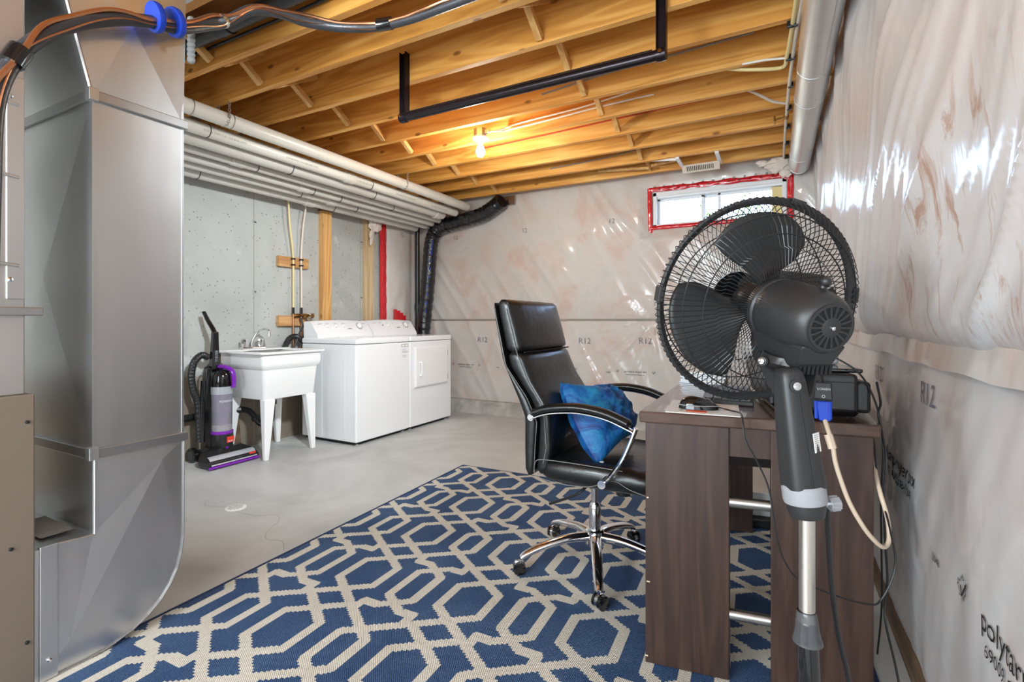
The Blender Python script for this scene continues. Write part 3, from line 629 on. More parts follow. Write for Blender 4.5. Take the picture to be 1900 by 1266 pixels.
# ================================================================== LEFT DUCTWORK
XD, XB_ = -1.90, -2.52      # face towards the room, hidden back
Y0, Y1 = 0.759, 1.030
t = thing('return_air_duct', 'tall shiny galvanised duct with curved boot standing at left edge of rug', 'duct', (-2.2, 0.9, 0))
def face_break(mb, a, b, c, d, out):
    m = (Vector(a)+Vector(b)+Vector(c)+Vector(d))/4+Vector(out); i = [a, b, c, d, m]
    mb.add(i, [(0, 1, 4), (1, 2, 4), (2, 3, 4), (3, 0, 4)])
zl, zu = 0.650, 1.780
mb = MB()
face_break(mb, (XB_, Y0, zl), (XD, Y0, zl), (XD, Y0, zu), (XB_, Y0, zu), (0, -0.016, 0))
mb.add([(XD, Y0, zl), (XD, Y1, zl), (XD, Y1, zu), (XD, Y0, zu), (XB_, Y1, zl), (XB_, Y1, zu), (XB_, Y0, zl), (XB_, Y0, zu)], [(0, 1, 2, 3), (1, 4, 5, 2), (4, 6, 7, 5)])
mb.build('main_riser', M['galv'], t)
mb = MB(); zt = 2.31; yt = 0.622
face_break(mb, (XB_, Y0, zu), (XD, Y0, zu), (XD+0.02, yt, zt), (XB_, yt, zt), (0, -0.012, 0.006))
face_break(mb, (XD, Y0, zu), (XD, Y1, zu), (XD+0.02, Y1, zt), (XD+0.02, yt, zt), (0.010, 0, 0))
mb.add([(XD, Y1, zu), (XB_, Y1, zu), (XB_, Y1, zt), (XD+0.02, Y1, zt)], [(0, 1, 2, 3)])
mb.build('upper_transition', M['galv'], t)
MB().tube([(XD+0.004, Y0-0.004, zu), (XD+0.022, yt-0.004, zt)], 0.006, 6).build('corner_seam', M['galv'], t)
for z in (zu, zl):
    mb = MB(); e = 0.012
    mb.box((XB_-e, Y0-e, z-0.016), (XD+e, Y0, z+0.016)); mb.box((XD, Y0-e, z-0.016), (XD+e, Y1+e, z+0.016)); mb.box((XB_, Y1, z-0.016), (XD, Y1+e, z+0.016))
    mb.build('drive_cleat', M['galv_dark'], t, bevel=0.003)
    MB().box((XD-0.012, Y0-e-0.003, z-0.019), (XD+e+0.003, Y0+0.012, z+0.021)).build('cleat_corner', M['galv'], t, bevel=0.002)
MB().box((XD-0.003, Y0-0.002, zl), (XD+0.002, Y0+0.004, zu)).build('riser_edge', M['galv'], t)
for y in (Y1-0.006,): MB().box((XD, y, 0.66), (XD+0.003, y+0.006, 2.30)).build('riser_seam', M['galv'], t)
# curved boot
arc = [(Y1, 0.64), (Y1, 0.36), (Y1-0.001, 0.29), (Y1-0.008, 0.235), (Y1-0.022, 0.18), (0.985, 0.135), (0.955, 0.095), (0.915, 0.062), (0.87, 0.038), (0.815, 0.020), (0.75, 0.012), (0.62, 0.010)]
poly = [(y, z) for y, z in arc]+[(0.62, 0.400), (Y0, 0.392), (Y0, 0.64)]
MB().prism([(XB_, y, z) for y, z in poly], (XD-XB_-0.001, 0, 0)).build('boot', M['galv'], t)
mb = MB(); A_, B_ = (0.955, 0.585), (0.70, 0.10); V = [(XD, y, z) for y, z in poly]+[(XD+0.009, A_[0], A_[1]), (XD+0.009, B_[0], B_[1])]; n_ = len(poly); side = []
for k in range(n_):
    a, b = poly[k], poly[(k+1) % n_]; m_ = ((a[0]+b[0])/2, (a[1]+b[1])/2)
    side.append(n_ if (m_[0]-A_[0])**2+(m_[1]-A_[1])**2 < (m_[0]-B_[0])**2+(m_[1]-B_[1])**2 else n_+1)
F = [(k, (k+1) % n_, side[k]) for k in range(n_)]+[(k, side[k-1], side[k]) for k in range(n_) if side[k] != side[k-1]]
mb.add(V, F).build('boot_panel', M['galv'], t)
MB().tube([(XD+0.002, y, z) for y, z in arc], 0.0035, 6).build('boot_seam', M['galv_dark'], t)
MB().tube([(XD+0.002, Y0+0.004, 0.63), (XD+0.002, Y0+0.004, 0.395), (XD+0.002, 0.665, 0.402)], 0.004, 6).build('boot_seam', M['galv'], t)
MB().box((XD-0.004, 0.628, 0.012), (XD+0.010, 0.672, 0.408)).build('starter_collar', M['galv'], t, bevel=0.003)
MB().grid(lambda a, b: (XD-0.30+0.22*a, 0.66+0.085*b, 0.404+0.0012*nz(a*8, b*5, 1)), 12, 8).build('dust', M['curb'], t)
MB().lathe([(0.006, 0), (0.006, 0.004), (0.002, 0.006)], (XD+0.01, 0.65, 0.07), (1, 0, 0), 10).build('screw', M['chrome'], t)

t = thing('furnace_cabinet', 'beige enamelled furnace cabinet at bottom left corner beside the duct boot', 'furnace', (-2.2, 0.25, 0))
MB().box((-2.55, -0.12, 0.02), (XD+0.012, 0.618, 0.858)).build('cabinet', M['cream_metal'], t, bevel=0.004)
MB().box((-2.5, -0.10, 0.0), (XD-0.02, 0.60, 0.02)).build('base_pad', M['rubber'], t)
for y, z in ((0.566, 0.43), (0.60, 0.15), (0.60, 0.78)): MB().lathe([(0.005, 0), (0.005, 0.003), (0.002, 0.005)], (XD+0.012, y, z), (1, 0, 0), 10).build('screw', M['dark'], t)
t = thing('supply_plenum', 'dull galvanised supply plenum with cleat bar above the beige furnace', 'plenum', (-2.2, 0.25, 0.858))
MB().box((-2.52, -0.10, 0.858), (XD, 0.600, 2.30)).build('plenum_box', M['galv_warm'], t, bevel=0.004)
MB().box((XD, 0.560, 1.13), (XD+0.004, 0.598, 1.76)).build('standing_seam', M['galv'], t, bevel=0.002)
MB().box((XD-0.02, -0.12, 1.084), (XD+0.014, 0.636, 1.108)).build('cleat_bar', M['galv_dark'], t, bevel=0.003)
for z0 in (1.225, 1.475, 1.68):
    MB().tube([(XD+0.002, 0.18, z0+0.05), (XD+0.006, 0.585, z0)], 0.005, 6).build('crimp_rib', M['galv_warm'], t)
for y, z in ((0.566, 1.185), (0.566, 1.70)): MB().lathe([(0.007, 0), (0.007, 0.004), (0.003, 0.007)], (XD+0.004, y, z), (1, 0, 0), 10).build('screw', M['chrome'], t)
t = thing('trunk_duct', 'bluish galvanised trunk duct under the joists at the top left', 'duct', (-2.5, 0.8, 2.31))
MB().box((-3.55, 0.18, 2.312), (-1.80, 1.12, 2.455)).build('trunk', M['galv'], t, bevel=0.004)
MB().box((-1.82, 0.17, 2.30), (-1.79, 1.13, 2.455)).build('end_cleat', M['galv_dark'], t, bevel=0.003)
bl = MB()
for i in range(9): bl.ball((XD+0.02+0.012*nz(i, 1, 1), Y1+0.016, 2.02+0.018*i), 0.014+0.006*abs(nz(i, 5, 2)), 8, 6)
tag(bl.build('sealant_bead', M['sealant'], smooth=True), 'lumpy grey sealant bead on the tall duct edge near the joists', 'sealant')

# refrigerant line set
LS = spline([(-1.80, 0.497, 1.10), (-1.80, 0.502, 1.40), (-1.80, 0.510, 1.63), (-1.80, 0.545, 1.765), (-1.80, 0.606, 1.862), (-1.80, 0.69, 1.943), (-1.80, 0.79, 2.008), (-1.80, 0.875, 2.045), (-1.80, 0.958, 2.068), (-1.82, 1.066, 2.14), (-1.832, 1.147, 2.20), (-1.79, 1.225, 2.275), (-1.78, 1.339, 2.32), (-1.776, 1.467, 2.35), (-1.712, 1.60, 2.38), (-1.60, 1.70, 2.405), (-1.43, 1.727, 2.405), (-1.24, 1.735, 2.41), (-1.02, 1.745, 2.42), (-0.4, 1.75, 2.43)], 7)
t = thing('refrigerant_lines', 'black foam refrigerant line with bare copper tube curving from furnace to joists', 'pipe', tuple(LS[0]))
MB().tube(LS, 0.020, 12).build('foam_sleeve', M['foam'], t, smooth=True)
cu_ = []
for i, p in enumerate(LS):
    k = i/len(LS); a = R(35)+0.5*math.sin(i*0.22)
    d = (LS[min(i+1, len(LS)-1)]-LS[max(i-1, 0)]).normalized(); s_ = Vector((1, 0, 0)); s_ = (s_-d*s_.dot(d)).normalized(); u_ = d.cross(s_)
    if u_.z < 0: u_ = -u_
    cu_.append(p+s_*0.020*math.cos(a)+u_*0.025*math.sin(a)+u_*0.004*math.sin(i*0.5))
MB().tube(cu_, 0.0075, 8).build('copper_tube', M['copper'], t, smooth=True)
cu2 = [p+Vector((0.019, 0.0, -0.008+0.006*math.sin(i*0.35))) for i, p in enumerate(LS)]
MB().tube(cu2[14:], 0.0025, 6).build('control_wire', M['copper'], t, smooth=True)
def wrap(i0, i1, m, name, r=0.0275): MB().tube([LS[i]+Vector((0.005, 0, 0.005)) for i in range(i0, i1)], r, 12).build(name, m, t, smooth=True)
wrap(20, 24, M['black_gloss'], 'tape_wrap'); wrap(105, 109, M['black_gloss'], 'tape_wrap'); wrap(68, 70, M['foil'], 'tape_wrap', 0.025)
for j, i in enumerate((50, 55)):
    p = LS[i]; d = (LS[i+1]-LS[i-1]).normalized(); 
    MB().lathe([(0.030, -0.010), (0.046, -0.009), (0.048, 0), (0.046, 0.009), (0.030, 0.010)], p+Vector((0.004, 0, 0.016)), d, 20).build('blue_tape_ring', M['blue_tape'], t, smooth=True)

# black drain pipes in the nearest joist bays
for i, (y, z, x0, x1, lab) in enumerate(((1.52, 2.545, -3.6, -0.9, 'dark drain pipe running along the joist bay above the refrigerant line'), (1.20, 2.53, -3.4, -1.2, 'dark drain pipe in the joist bay nearest the trunk duct'))):
    t = thing('drain_pipe', lab, 'pipe', (x0, y, z)); MB().tube([(x0, y, z), (x1, y, z)], 0.038, 16).build('pipe', M['foam'], t, smooth=True)
    MB().tube([(x0+1.1, y, z), (x0+1.2, y, z)], 0.044, 16).build('coupling', M['black'], t, smooth=True)
tag(MB().tube([(-3.6, 1.585, 2.50), (-2.9, 1.59, 2.535), (-2.0, 1.592, 2.53), (-1.0, 1.59, 2.54)], 0.008, 8).build('cable', M['cable_black'], smooth=True), 'dark cable stapled along the joist behind the black drain pipe', 'cable')

# ================================================================== CEILING SERVICES
# white pipes hung beneath the joists along the left wall
pz = [(-3.10, 2.350, .046, 1.2, 4.735, 'pvc'), (-3.235, 2.290, .042, 1.2, 4.70, 'pvc'), (-3.345, 2.258, .050, 1.2, 4.60, 'pvc_grey'), (-3.465, 2.225, .034, 1.2, 4.70, 'pvc_grey'), (-3.565, 2.198, .034, 1.2, 4.70, 'pvc_grey'), (-3.665, 2.178, .034, 1.2, 4.72, 'pvc_grey'), (-3.79, 2.165, .046, 1.2, 4.68, 'pvc_grey')]
plab = ['brightest white pipe nearest the room, hung on chains under the joists', 'white pipe with black lettering, second from the room side', 'fattest off-white pipe ending in a collar, third from the room side', 'thin off-white pipe, fourth from the room side of the bundle', 'thin off-white pipe in the middle of the wall half of the bundle', 'thin off-white pipe, second from the concrete wall', 'lowest off-white pipe, right against the concrete wall']
for i, (x, z, r, ya, yb, mm) in enumerate(pz):
    t = thing('white_pipe', plab[i], 'pipe', (x, ya, z), 0, 'white pipes hung along the left wall')
    MB().tube([(x, ya, z), (x, yb, z+0.012)], r, 22).build('pipe', M[mm], t, smooth=True)
    for yy in ((1.72, 1.97), (1.9, 3.35), (2.6, 3.5), (2.4, 3.9), (3.0, 3.3), (2.95, 3.6), (2.15, 3.42))[i]:
        MB().torus((x, yy, z+0.003), (0, 1, 0), r+0.0012, 0.0030, 24, 5).build('strap', M['cable_black'] if i else M['rib_grey'], t)
    yc = (1.62, 3.1, 4.50, 2.25, 2.9, 3.3, 3.15)[i]
    MB().lathe([(r+0.0005, -0.05), (r+0.006, -0.045), (r+0.006, 0.045), (r+0.0005, 0.05)], (x, yc, z+0.005), (0, 1, 0), 22).build('coupling', M[mm], t, smooth=True)
    if i == 1:
        for y0_ in (1.75, 2.35, 2.95, 3.55, 4.1):
            lettering('SCH 40 DWV 3 IN. CSA B181.2 PVC', 0.019, lambda u, v, y0_=y0_: (x+(r+0.001)*math.sin(R(62)+v/r), y0_+0.25+u, z+0.004-(r+0.001)*math.cos(R(62)+v/r)), M['cable_grey'], t)
def chain(x, y, z0, z1, label, loop_r=None, zc=None):
    mb = MB(); n_ = int((z1-z0)/0.019)
    for k in range(n_):
        mb.torus((x, y, z1-0.012-k*0.019), (1, 0, 0) if k % 2 else (0, 1, 0), 0.0085, 0.0025, 10, 4)
    if loop_r:
        for k in range(11):
            a = math.pi*k/10
            mb.torus((x-loop_r+loop_r*math.cos(a), y, zc-loop_r*math.sin(a)), (0, 1, 0) if k % 2 else (math.cos(a), 0, math.sin(a)), 0.0085, 0.0025, 10, 4)
    tag(mb.build('hanging_chain', M['rib_grey']), label, 'chain')
chain(-3.05, 1.93, 2.35, 2.472, 'near chain hanging from joist round the brightest white pipe', 0.05, 2.36)
chain(-3.165, 1.93, 2.34, 2.472, 'near chain hanging between the two outermost white pipes', 0.01, 2.35)
chain(-3.05, 3.65, 2.36, 2.472, 'far chain holding the brightest white pipe near the back', 0.05, 2.36)
chain(-3.165, 3.65, 2.36, 2.472, 'far chain hanging behind the brightest white pipe', 0.01, 2.36)

# pull-up bar
t = thing('pull_up_bar', 'dark steel pull up bar hanging in a U below the joists', 'bar', (-1.16, 2.225, ZJ))
for x in (-1.90, -0.445):
    mb = MB(); mb.box((x-0.022, 2.245, 2.235), (x+0.022, 2.266, 2.62)); mb.box((x-0.022, 2.225, 2.235), (x-0.017, 2.246, 2.62)); mb.box((x+0.017, 2.225, 2.235), (x+0.022, 2.246, 2.62))
    mb.build('hanger', M['bar'], t, bevel=0.002)
    MB().lathe([(0.028, -0.02), (0.03, 0), (0.028, 0.02)], (x, 2.238, 2.243), (1, 0, 0), 18).build('end_joint', M['bar'], t, smooth=True)
    MB().lathe([(0.009, 0), (0.009, 0.008)], (x, 2.208, 2.243), (0, -1, 0), 8).build('bolt', M['chrome'], t)
MB().tube([(-1.89, 2.238, 2.243), (-0.455, 2.238, 2.243)], 0.0235, 16).build('crossbar', M['bar'], t, smooth=True)
for z in (2.262, 2.224): MB().tube([(-1.86, 2.218, z), (-0.48, 2.218, z)], 0.003, 6).build('bar_ridge', M['black'], t)

# bare-bulb ceiling light
t = thing('ceiling_light', 'bare lit bulb in white holder on a zinc box between joists', 'light', (-1.966, 3.19, 2.46))
b0 = (-1.966, 3.19)
MB().lathe([(0.051, 0.0), (0.051, 0.06)], (b0[0], b0[1], 2.452), (0, 0, 1), 8).build('junction_box', M['steel_box'], t)
MB().lathe([(0.058, 0.0), (0.060, -0.012), (0.045, -0.022), (0.026, -0.028), (0.023, -0.045), (0.020, -0.047)], (b0[0], b0[1], 2.452), (0, 0, 1), 24).build('lamp_holder', M['white_plastic'], t, smooth=True)
MB().lathe([(0.014, 0.0), (0.017, -0.015), (0.028, -0.035), (0.034, -0.058), (0.031, -0.082), (0.018, -0.099), (0.002, -0.104)], (b0[0], b0[1], 2.405), (0, 0, 1), 24).build('bulb', M['bulb'], t, smooth=True)
MB().box((b0[0]+0.045, b0[1]-0.012, 2.47), (b0[0]+0.085, b0[1]+0.012, 2.50)).build('cable_clamp', M['steel_box'], t, bevel=0.002)
# cables run on the joists
def cable(pts, r, m, label, name='cable', n=6):
    return tag(MB().tube(spline(pts, n), r, 6).build(name, M[m], smooth=True), label, 'cable')
cable([(-1.9, 3.20, 2.485), (-1.83, 3.24, 2.50), (-1.78, 3.285, 2.53), (-1.60, 3.287, 2.545), (-1.2, 3.286, 2.56), (-0.8, 3.287, 2.60), (-0.2, 3.286, 2.655)], 0.006, 'cable_white', 'upper white cable leaving the bulb box along the joist')
cable([(-1.9, 3.18, 2.48), (-1.82, 3.22, 2.485), (-1.76, 3.280, 2.505), (-1.4, 3.284, 2.52), (-1.1, 3.283, 2.535), (-0.7, 3.284, 2.545)], 0.006, 'cable_white', 'lower white cable leaving the bulb box along the joist')
cable([(-2.2, 3.634, 2.545), (-1.6, 3.634, 2.56), (-1.05, 3.632, 2.575), (-0.5, 3.634, 2.59), (0.0, 3.634, 2.60)], 0.006, 'cable_red', 'red cable stapled along a joist beyond the bulb')
cable([(-1.9, 4.352, 2.52), (-1.4, 4.35, 2.54), (-0.9, 4.352, 2.58), (-0.3, 4.352, 2.615), (0.2, 4.352, 2.63)], 0.006, 'cable_grey', 'grey cable drooping along a joist near the white bracket')
cable([(-1.35, 2.955, 2.55), (-0.9, 2.953, 2.585), (-0.5, 2.952, 2.60), (-0.1, 2.953, 2.615)], 0.007, 'cable_grey', 'grey cable along the joist in front of the bulb')
# silver round duct between the last joists
t = thing('branch_duct', 'grey metal duct lying in the joist bay before the last joist', 'duct', (-2.5, 4.56, 2.60))
MB().tube([(-3.4, 4.56, 2.60), (-0.95, 4.56, 2.60)], 0.070, 20).build('duct', M['galv'], t, smooth=True)
MB().tube([(-2.0, 4.56, 2.60), (-1.95, 4.56, 2.60)], 0.073, 20).build('joint', M['foil'], t, smooth=True)
# diagonal wooden braces around the duct
mb = MB()
for (x0, x1) in ((-1.55, -1.08), (-0.98, -0.72)):
    za, zb = (ZT-0.02, ZJ+0.02) if x0 < -1.2 else (ZJ+0.02, ZT-0.02)
for (x0, z0, x1, z1, lab) in ((-1.50, 2.50, -1.03, 2.475, 'flat wooden strip under the last joist bay, left one'), (-1.0, 2.475, -0.76, 2.52, 'slanting wooden strip under the last joist bay, right one')):
    d = Vector((x1-x0, 0.06, z1-z0)); L_ = d.length; d.normalize(); Z = Vector((0, 0, 1)); Y_ = Z.cross(d).normalized(); Z = d.cross(Y_)
    tag(MB().obox(((x0+x1)/2, 4.60, (z0+z1)/2), (L_, 0.035, 0.02), (d, Y_, Z)).build('wooden_strip', M['bridge'], bevel=0.002), lab, 'strip')
# white slotted bracket below the joists
t = thing('slotted_bracket', 'white slotted metal bracket bridging two joists near the window', 'bracket', (-0.58, 4.5, ZJ))
for x in (-0.735, -0.425): MB().box((x-0.016, 4.36, ZJ-0.022), (x+0.016, 4.66, ZJ-0.002)).build('side_arm', M['white'], t, bevel=0.003)
nb = Vector((0, -0.80, -0.60)); ub = Vector((0, -0.60, 0.80)); cbk = Vector((-0.58, 4.615, ZJ-0.045))
pl_ = MB().obox(cbk, (0.31, 0.075, 0.004), (Vector((1, 0, 0)), ub, nb)).build('slotted_plate', M['pex_pale'], t, bevel=0.001)
for i in range(15):
    MB().obox(cbk+Vector((-0.112+0.0152*i, 0, 0))+nb*0.0021, (0.0075, 0.042, 0.0012), ((Vector((1, 0, 0))+ub*0.15*(1 if i < 7 else -1)).normalized(), ub, nb)).build('slot', M['rubber'], pl_)
MB().tube([(-0.98, 4.42, ZJ+0.02), (-0.75, 4.40, ZJ-0.012)], 0.012, 10).build('conduit', M['white'], t, smooth=True)
# round galvanised duct along the right wall
t = thing('round_duct', 'round galvanised duct under the joists along the right wall', 'duct', (0.175, 3.5, 2.376))
MB().tube([(0.175, 0.9, 2.376), (0.175, 4.80, 2.376)], 0.078, 36).build('duct', M['galv'], t, smooth=True)
for y in (2.95, 3.35, 4.45, 4.78): MB().torus((0.175, y, 2.376), (0, 1, 0), 0.0785, 0.0025, 36, 6).build('bead', M['galv_dark'], t, smooth=True)
MB().tube([(0.175+0.079*math.cos(R(-62)), 0.9, 2.376+0.079*math.sin(R(-62))), (0.175+0.079*math.cos(R(-62)), 2.95, 2.376+0.079*math.sin(R(-62)))], 0.003, 6).build('lock_seam', M['galv_dark'], t)
# water pipes near the duct
def clips(t, xs, pts, z):
    for y in pts: MB().box((xs-0.014, y-0.010, z-0.014), (xs+0.014, y+0.010, z+0.016)).build('pipe_clip', M['black'], t, bevel=0.003)
t = thing('water_pipe', 'cream water pipe turning off beside the grey one under the joists', 'pipe', (0.07, 2.4, 2.44))
MB().tube(spline([(0.085, 1.0, 2.44), (0.083, 2.2, 2.44), (0.066, 2.7, 2.44), (0.050, 2.96, 2.44), (0.045, 3.03, 2.44), (0.02, 3.055, 2.44), (-0.06, 3.03, 2.44), (-0.2, 3.02, 2.47), (-0.35, 3.03, 2.53)], 7), 0.010, 10).build('tube', M['pex_yellow'], t, smooth=True)
clips(t, 0.060, (2.63, 2.96), 2.44)
t = thing('water_pipe', 'pale grey water pipe running beside the round duct to the back wall', 'pipe', (0.07, 3.5, 2.44))
MB().tube(spline([(0.118, 1.0, 2.44), (0.108, 2.2, 2.44), (0.085, 2.75, 2.44), (0.070, 3.3, 2.44), (0.062, 4.0, 2.44), (0.060, 4.86, 2.44)], 7), 0.010, 10).build('tube', M['pex_pale'], t, smooth=True)
clips(t, 0.078, (2.63, 2.96, 3.31, 3.66, 4.01, 4.38, 4.745), 2.44)
MB().tube(spline([(0.062, 3.58, 2.44), (-0.02, 3.52, 2.45), (-0.12, 3.43, 2.49), (-0.22, 3.38, 2.53)], 6), 0.008, 8).build('branch_tube', M['pex_pale'], t, smooth=True)
MB().tube([(0.09, 2.97, 2.44), (-0.05, 2.95, 2.452), (-0.16, 2.95, 2.456)], 0.006, 8).build('branch_wire', M['cable_white'], t, smooth=True)
MB().lathe([(0.013, -0.03), (0.016, -0.02), (0.016, 0.02), (0.013, 0.03)], (0.063, 3.80, 2.438), (0, 1, 0), 12).build('valve_body', M['brass'], t, smooth=True)
MB().tube([(0.063, 3.80, 2.438), (0.0, 3.79, 2.425)], 0.006, 8).build('valve_stem', M['brass'], t)
MB().box((-0.012, 3.765, 2.405), (0.0, 3.82, 2.445)).build('valve_handle', M['brass'], t, bevel=0.003)
def fluff(name, c, sc, label, seed, drops=()):
    mb = MB(); mb.ball((0, 0, 0), 1.0, 22, 14)
    for d in drops: mb.ball(d[:3], d[3], 14, 8)
    mb.v = [tuple(c[k]+p[k]*sc[k]*(1+0.35*nz(p[0]*2.2+seed, p[1]*2.2, p[2]*2.2)+0.2*nz(p[0]*6, p[1]*6+seed, p[2]*6)) for k in range(3)) for p in mb.v]
    return tag(mb.build(name, M['fluff'], smooth=True), label, 'insulation')
fluff('insulation_tuft', (0.02, 4.80, 2.40), (0.10, 0.045, 0.065), 'loose white insulation tuft beside end of the round duct', 3, ((0.5, 0, -1.2, 0.45), (-1.2, 0, 0.4, 0.45)))
fluff('insulation_tuft', (XL+0.08, 4.10, 2.12), (0.03, 0.09, 0.075), 'loose white insulation tuft on top of the pale stud', 8, ((0, -0.55, -1.3, 0.4), (0, -0.6, -2.2, 0.32)))

# black insulated flexible duct
p = spline([(-2.66, 4.75, 2.385), (-2.74, 4.77, 2.345), (-2.90, 4.785, 2.275), (-3.10, 4.785, 2.235), (-3.32, 4.785, 2.205), (-3.48, 4.78, 2.18), (-3.585, 4.78, 2.11), (-3.63, 4.775, 1.99), (-3.655, 4.77, 1.75), (-3.68, 4.77, 1.45), (-3.715, 4.765, 1.15), (-3.735, 4.76, 0.9), (-3.74, 4.75, 0.45), (-3.74, 4.75, 0.05)], 9)
rr = [0.082*(1+0.05*math.sin(i*2.1)+0.08*nz(i*0.6, 2, 2)) for i in range(len(p))]
t = thing('flexible_duct', 'wrinkled black plastic flexible duct dropping behind the dryer', 'duct', (-3.74, 4.74, 0))
MB().tube(p, rr, 18).build('hose', M['black_bag'], t, smooth=True)
MB().tube([p[60]+Vector((0.05, -0.055, 0)), p[75]+Vector((0.05, -0.055, 0)), p[90]+Vector((0.05, -0.055, 0))], 0.008, 6).build('tie_strip', M['blue_tape'], t)
MB().box((-2.80, 4.865, 2.36), (-2.55, 4.875, 2.46)).build('foil_patch', M['foil'], t)
for i in (14, 40, 52): MB().torus(p[i], (p[i+1]-p[i-1]), rr[i]+0.002, 0.004, 20, 5).build('band', M['black_gloss'], t)
# dark vent pipe behind it
t = thing('vent_pipe', 'straight dark pipe in the corner behind the flexible duct', 'pipe', (-3.86, 4.80, 0))
MB().tube([(-3.87, 4.82, 0.0), (-3.86, 4.80, 2.25)], 0.028, 14).build('pipe', M['black'], t, smooth=True)
MB().tube([(-3.865, 4.81, 1.2), (-3.865, 4.81, 1.28)], 0.034, 14).build('coupling', M['black'], t, smooth=True)

# ================================================================== LAUNDRY CORNER
# supply pipes on blocks
for z, lab in ((1.558, 'upper spruce block carrying the two cream pipes on concrete'), (1.02, 'lower spruce block below the brass valves on concrete')):
    tag(MB().box((XL, 2.935, z), (XL+0.042, 3.255, z+0.095)).build('wood_block', M['block'], bevel=0.002), lab, 'wood block')
def supply(pts, ycop, lab, clipz):
    t = thing('supply_pipe', lab, 'pipe', pts[0])
    MB().tube(spline(pts, 7), 0.0085, 10).build('tube', M['pex_yellow' if ycop < 3.1 else 'pex_pale'], t, smooth=True)
    q = pts[-1]
    MB().tube([q, (q[0], q[1], 0.74)], 0.008, 10).build('copper_stub', M['copper'], t, smooth=True)
    MB().lathe([(0.011, -0.03), (0.011, 0.03)], (q[0], q[1], q[2]-0.01), (0, 0, 1), 10).build('crimp_ring', M['dark'], t)
    for z in clipz: MB().box((XL+0.042, q[1]-0.016, z-0.007), (XL+0.072, q[1]+0.016, z+0.007)).build('pipe_clip', M['black'], t, bevel=0.002)
    z = q[2]-0.055
    MB().lathe([(0.013, -0.03), (0.018, -0.02), (0.018, 0.02), (0.012, 0.05)], (q[0], q[1]+0.03, z), (0, 1, 0.05), 12).build('valve_body', M['brass'], t, smooth=True)
    MB().tube([(q[0], q[1]+0.06, z), (q[0]+0.03, q[1]+0.085, z)], 0.007, 8).build('valve_spout', M['brass'], t)
    mb = MB()
    for k in range(6):
        a = k*math.pi/3; mb.ball((q[0]+0.035, q[1]+0.095+0.016*math.cos(a), z+0.016*math.sin(a)), 0.008, 8, 5)
    mb.lathe([(0.012, 0), (0.012, 0.008)], (q[0]+0.03, q[1]+0.095, z), (1, 0, 0), 10); mb.build('valve_handle', M['brass'], t, smooth=True)
supply([(-3.885, 2.98, 2.30), (-3.88, 3.0, 2.17), (-3.885, 3.02, 1.95), (-3.90, 3.065, 1.68), (-3.90, 3.07, 1.45), (-3.90, 3.07, 1.17)], 3.07, 'left cream supply pipe falling to a brass valve by washer', (1.58, 1.635))
supply([(-3.885, 3.21, 2.28), (-3.88, 3.195, 2.16), (-3.885, 3.165, 1.95), (-3.90, 3.155, 1.68), (-3.90, 3.158, 1.45), (-3.90, 3.158, 1.17)], 3.158, 'right paler supply pipe falling to a brass valve by washer', (1.58, 1.635))
t = thing('washer_hose', 'black ribbed washer drain hose looped beside the sink', 'hose', (-3.86, 3.05, 0.8))
hp = spline([(-3.88, 2.97, 0.70), (-3.87, 2.965, 0.84), (-3.86, 3.0, 0.91), (-3.85, 3.06, 0.925), (-3.84, 3.12, 0.88), (-3.83, 3.16, 0.80)], 14)
MB().tube(hp, [0.022+0.003*(i % 2) for i in range(len(hp))], 10).build('ribbed_hose', M['black'], t)
for dy in (0.0, 0.06): MB().tube(spline([(-3.87, 3.12+dy, 1.10), (-3.85, 3.13+dy, 1.02), (-3.84, 3.08+dy, 0.94), (-3.85, 3.03+dy, 0.80)], 8), 0.009, 8).build('fill_hose', M['rubber'], t, smooth=True)

# utility sink
SX0, SX1, SY0, SY1 = -3.93, -3.385, 2.40, 2.95
t = thing('utility_sink', 'white plastic laundry sink on four tapered legs beside the washer', 'sink', (-3.66, 2.68, 0))
mb = MB()
def ring(mb, x0, x1, y0, y1, z, rnd=0.04, n=4):
    out = []
    for (cx, cy, a0) in ((x1-rnd, y1-rnd, 0), (x0+rnd, y1-rnd, 90), (x0+rnd, y0+rnd, 180), (x1-rnd, y0+rnd, 270)):
        for k in range(n+1):
            a = R(a0+90*k/n); out.append((cx+rnd*math.cos(a), cy+rnd*math.sin(a), z))
    return out
def loft(mb, rings, cap0=True, cap1=True):
    n_ = len(rings[0]); vs = [p for r_ in rings for p in r_]
    fs = [(i*n_+k, i*n_+(k+1) % n_, (i+1)*n_+(k+1) % n_, (i+1)*n_+k) for i in range(len(rings)-1) for k in range(n_)]
    if cap0: fs.append(tuple(range(n_-1, -1, -1)))
    if cap1: fs.append(tuple((len(rings)-1)*n_+k for k in range(n_)))
    return mb.add(vs, fs)
g = lambda e, z, r_=0.03: ring(None, SX0+e, SX1-e, SY0+e, SY1-e, z, r_)
loft(mb, [g(0.045, 0.462), g(0.040, 0.475), g(0.022, 0.690), g(0.004, 0.715), g(0.0, 0.735), g(0.0, 0.812), g(0.03, 0.812), g(0.05, 0.70), g(0.07, 0.50)], True, True)
mb.build('basin', M['white_plastic'], t, smooth=True, ang=30)
mb = MB(); loft(mb, [g(-0.022, 0.812), g(-0.025, 0.818), g(-0.022, 0.828), g(0.045, 0.828), g(0.050, 0.815)], False, False)
mb.build('rim', M['white_plastic'], t, smooth=True, ang=30)
MB().box((SX0-0.02, SY0-0.02, 0.820), (SX0+0.12, SY1+0.02, 0.832)).build('faucet_deck', M['white_plastic'], t, bevel=0.004)
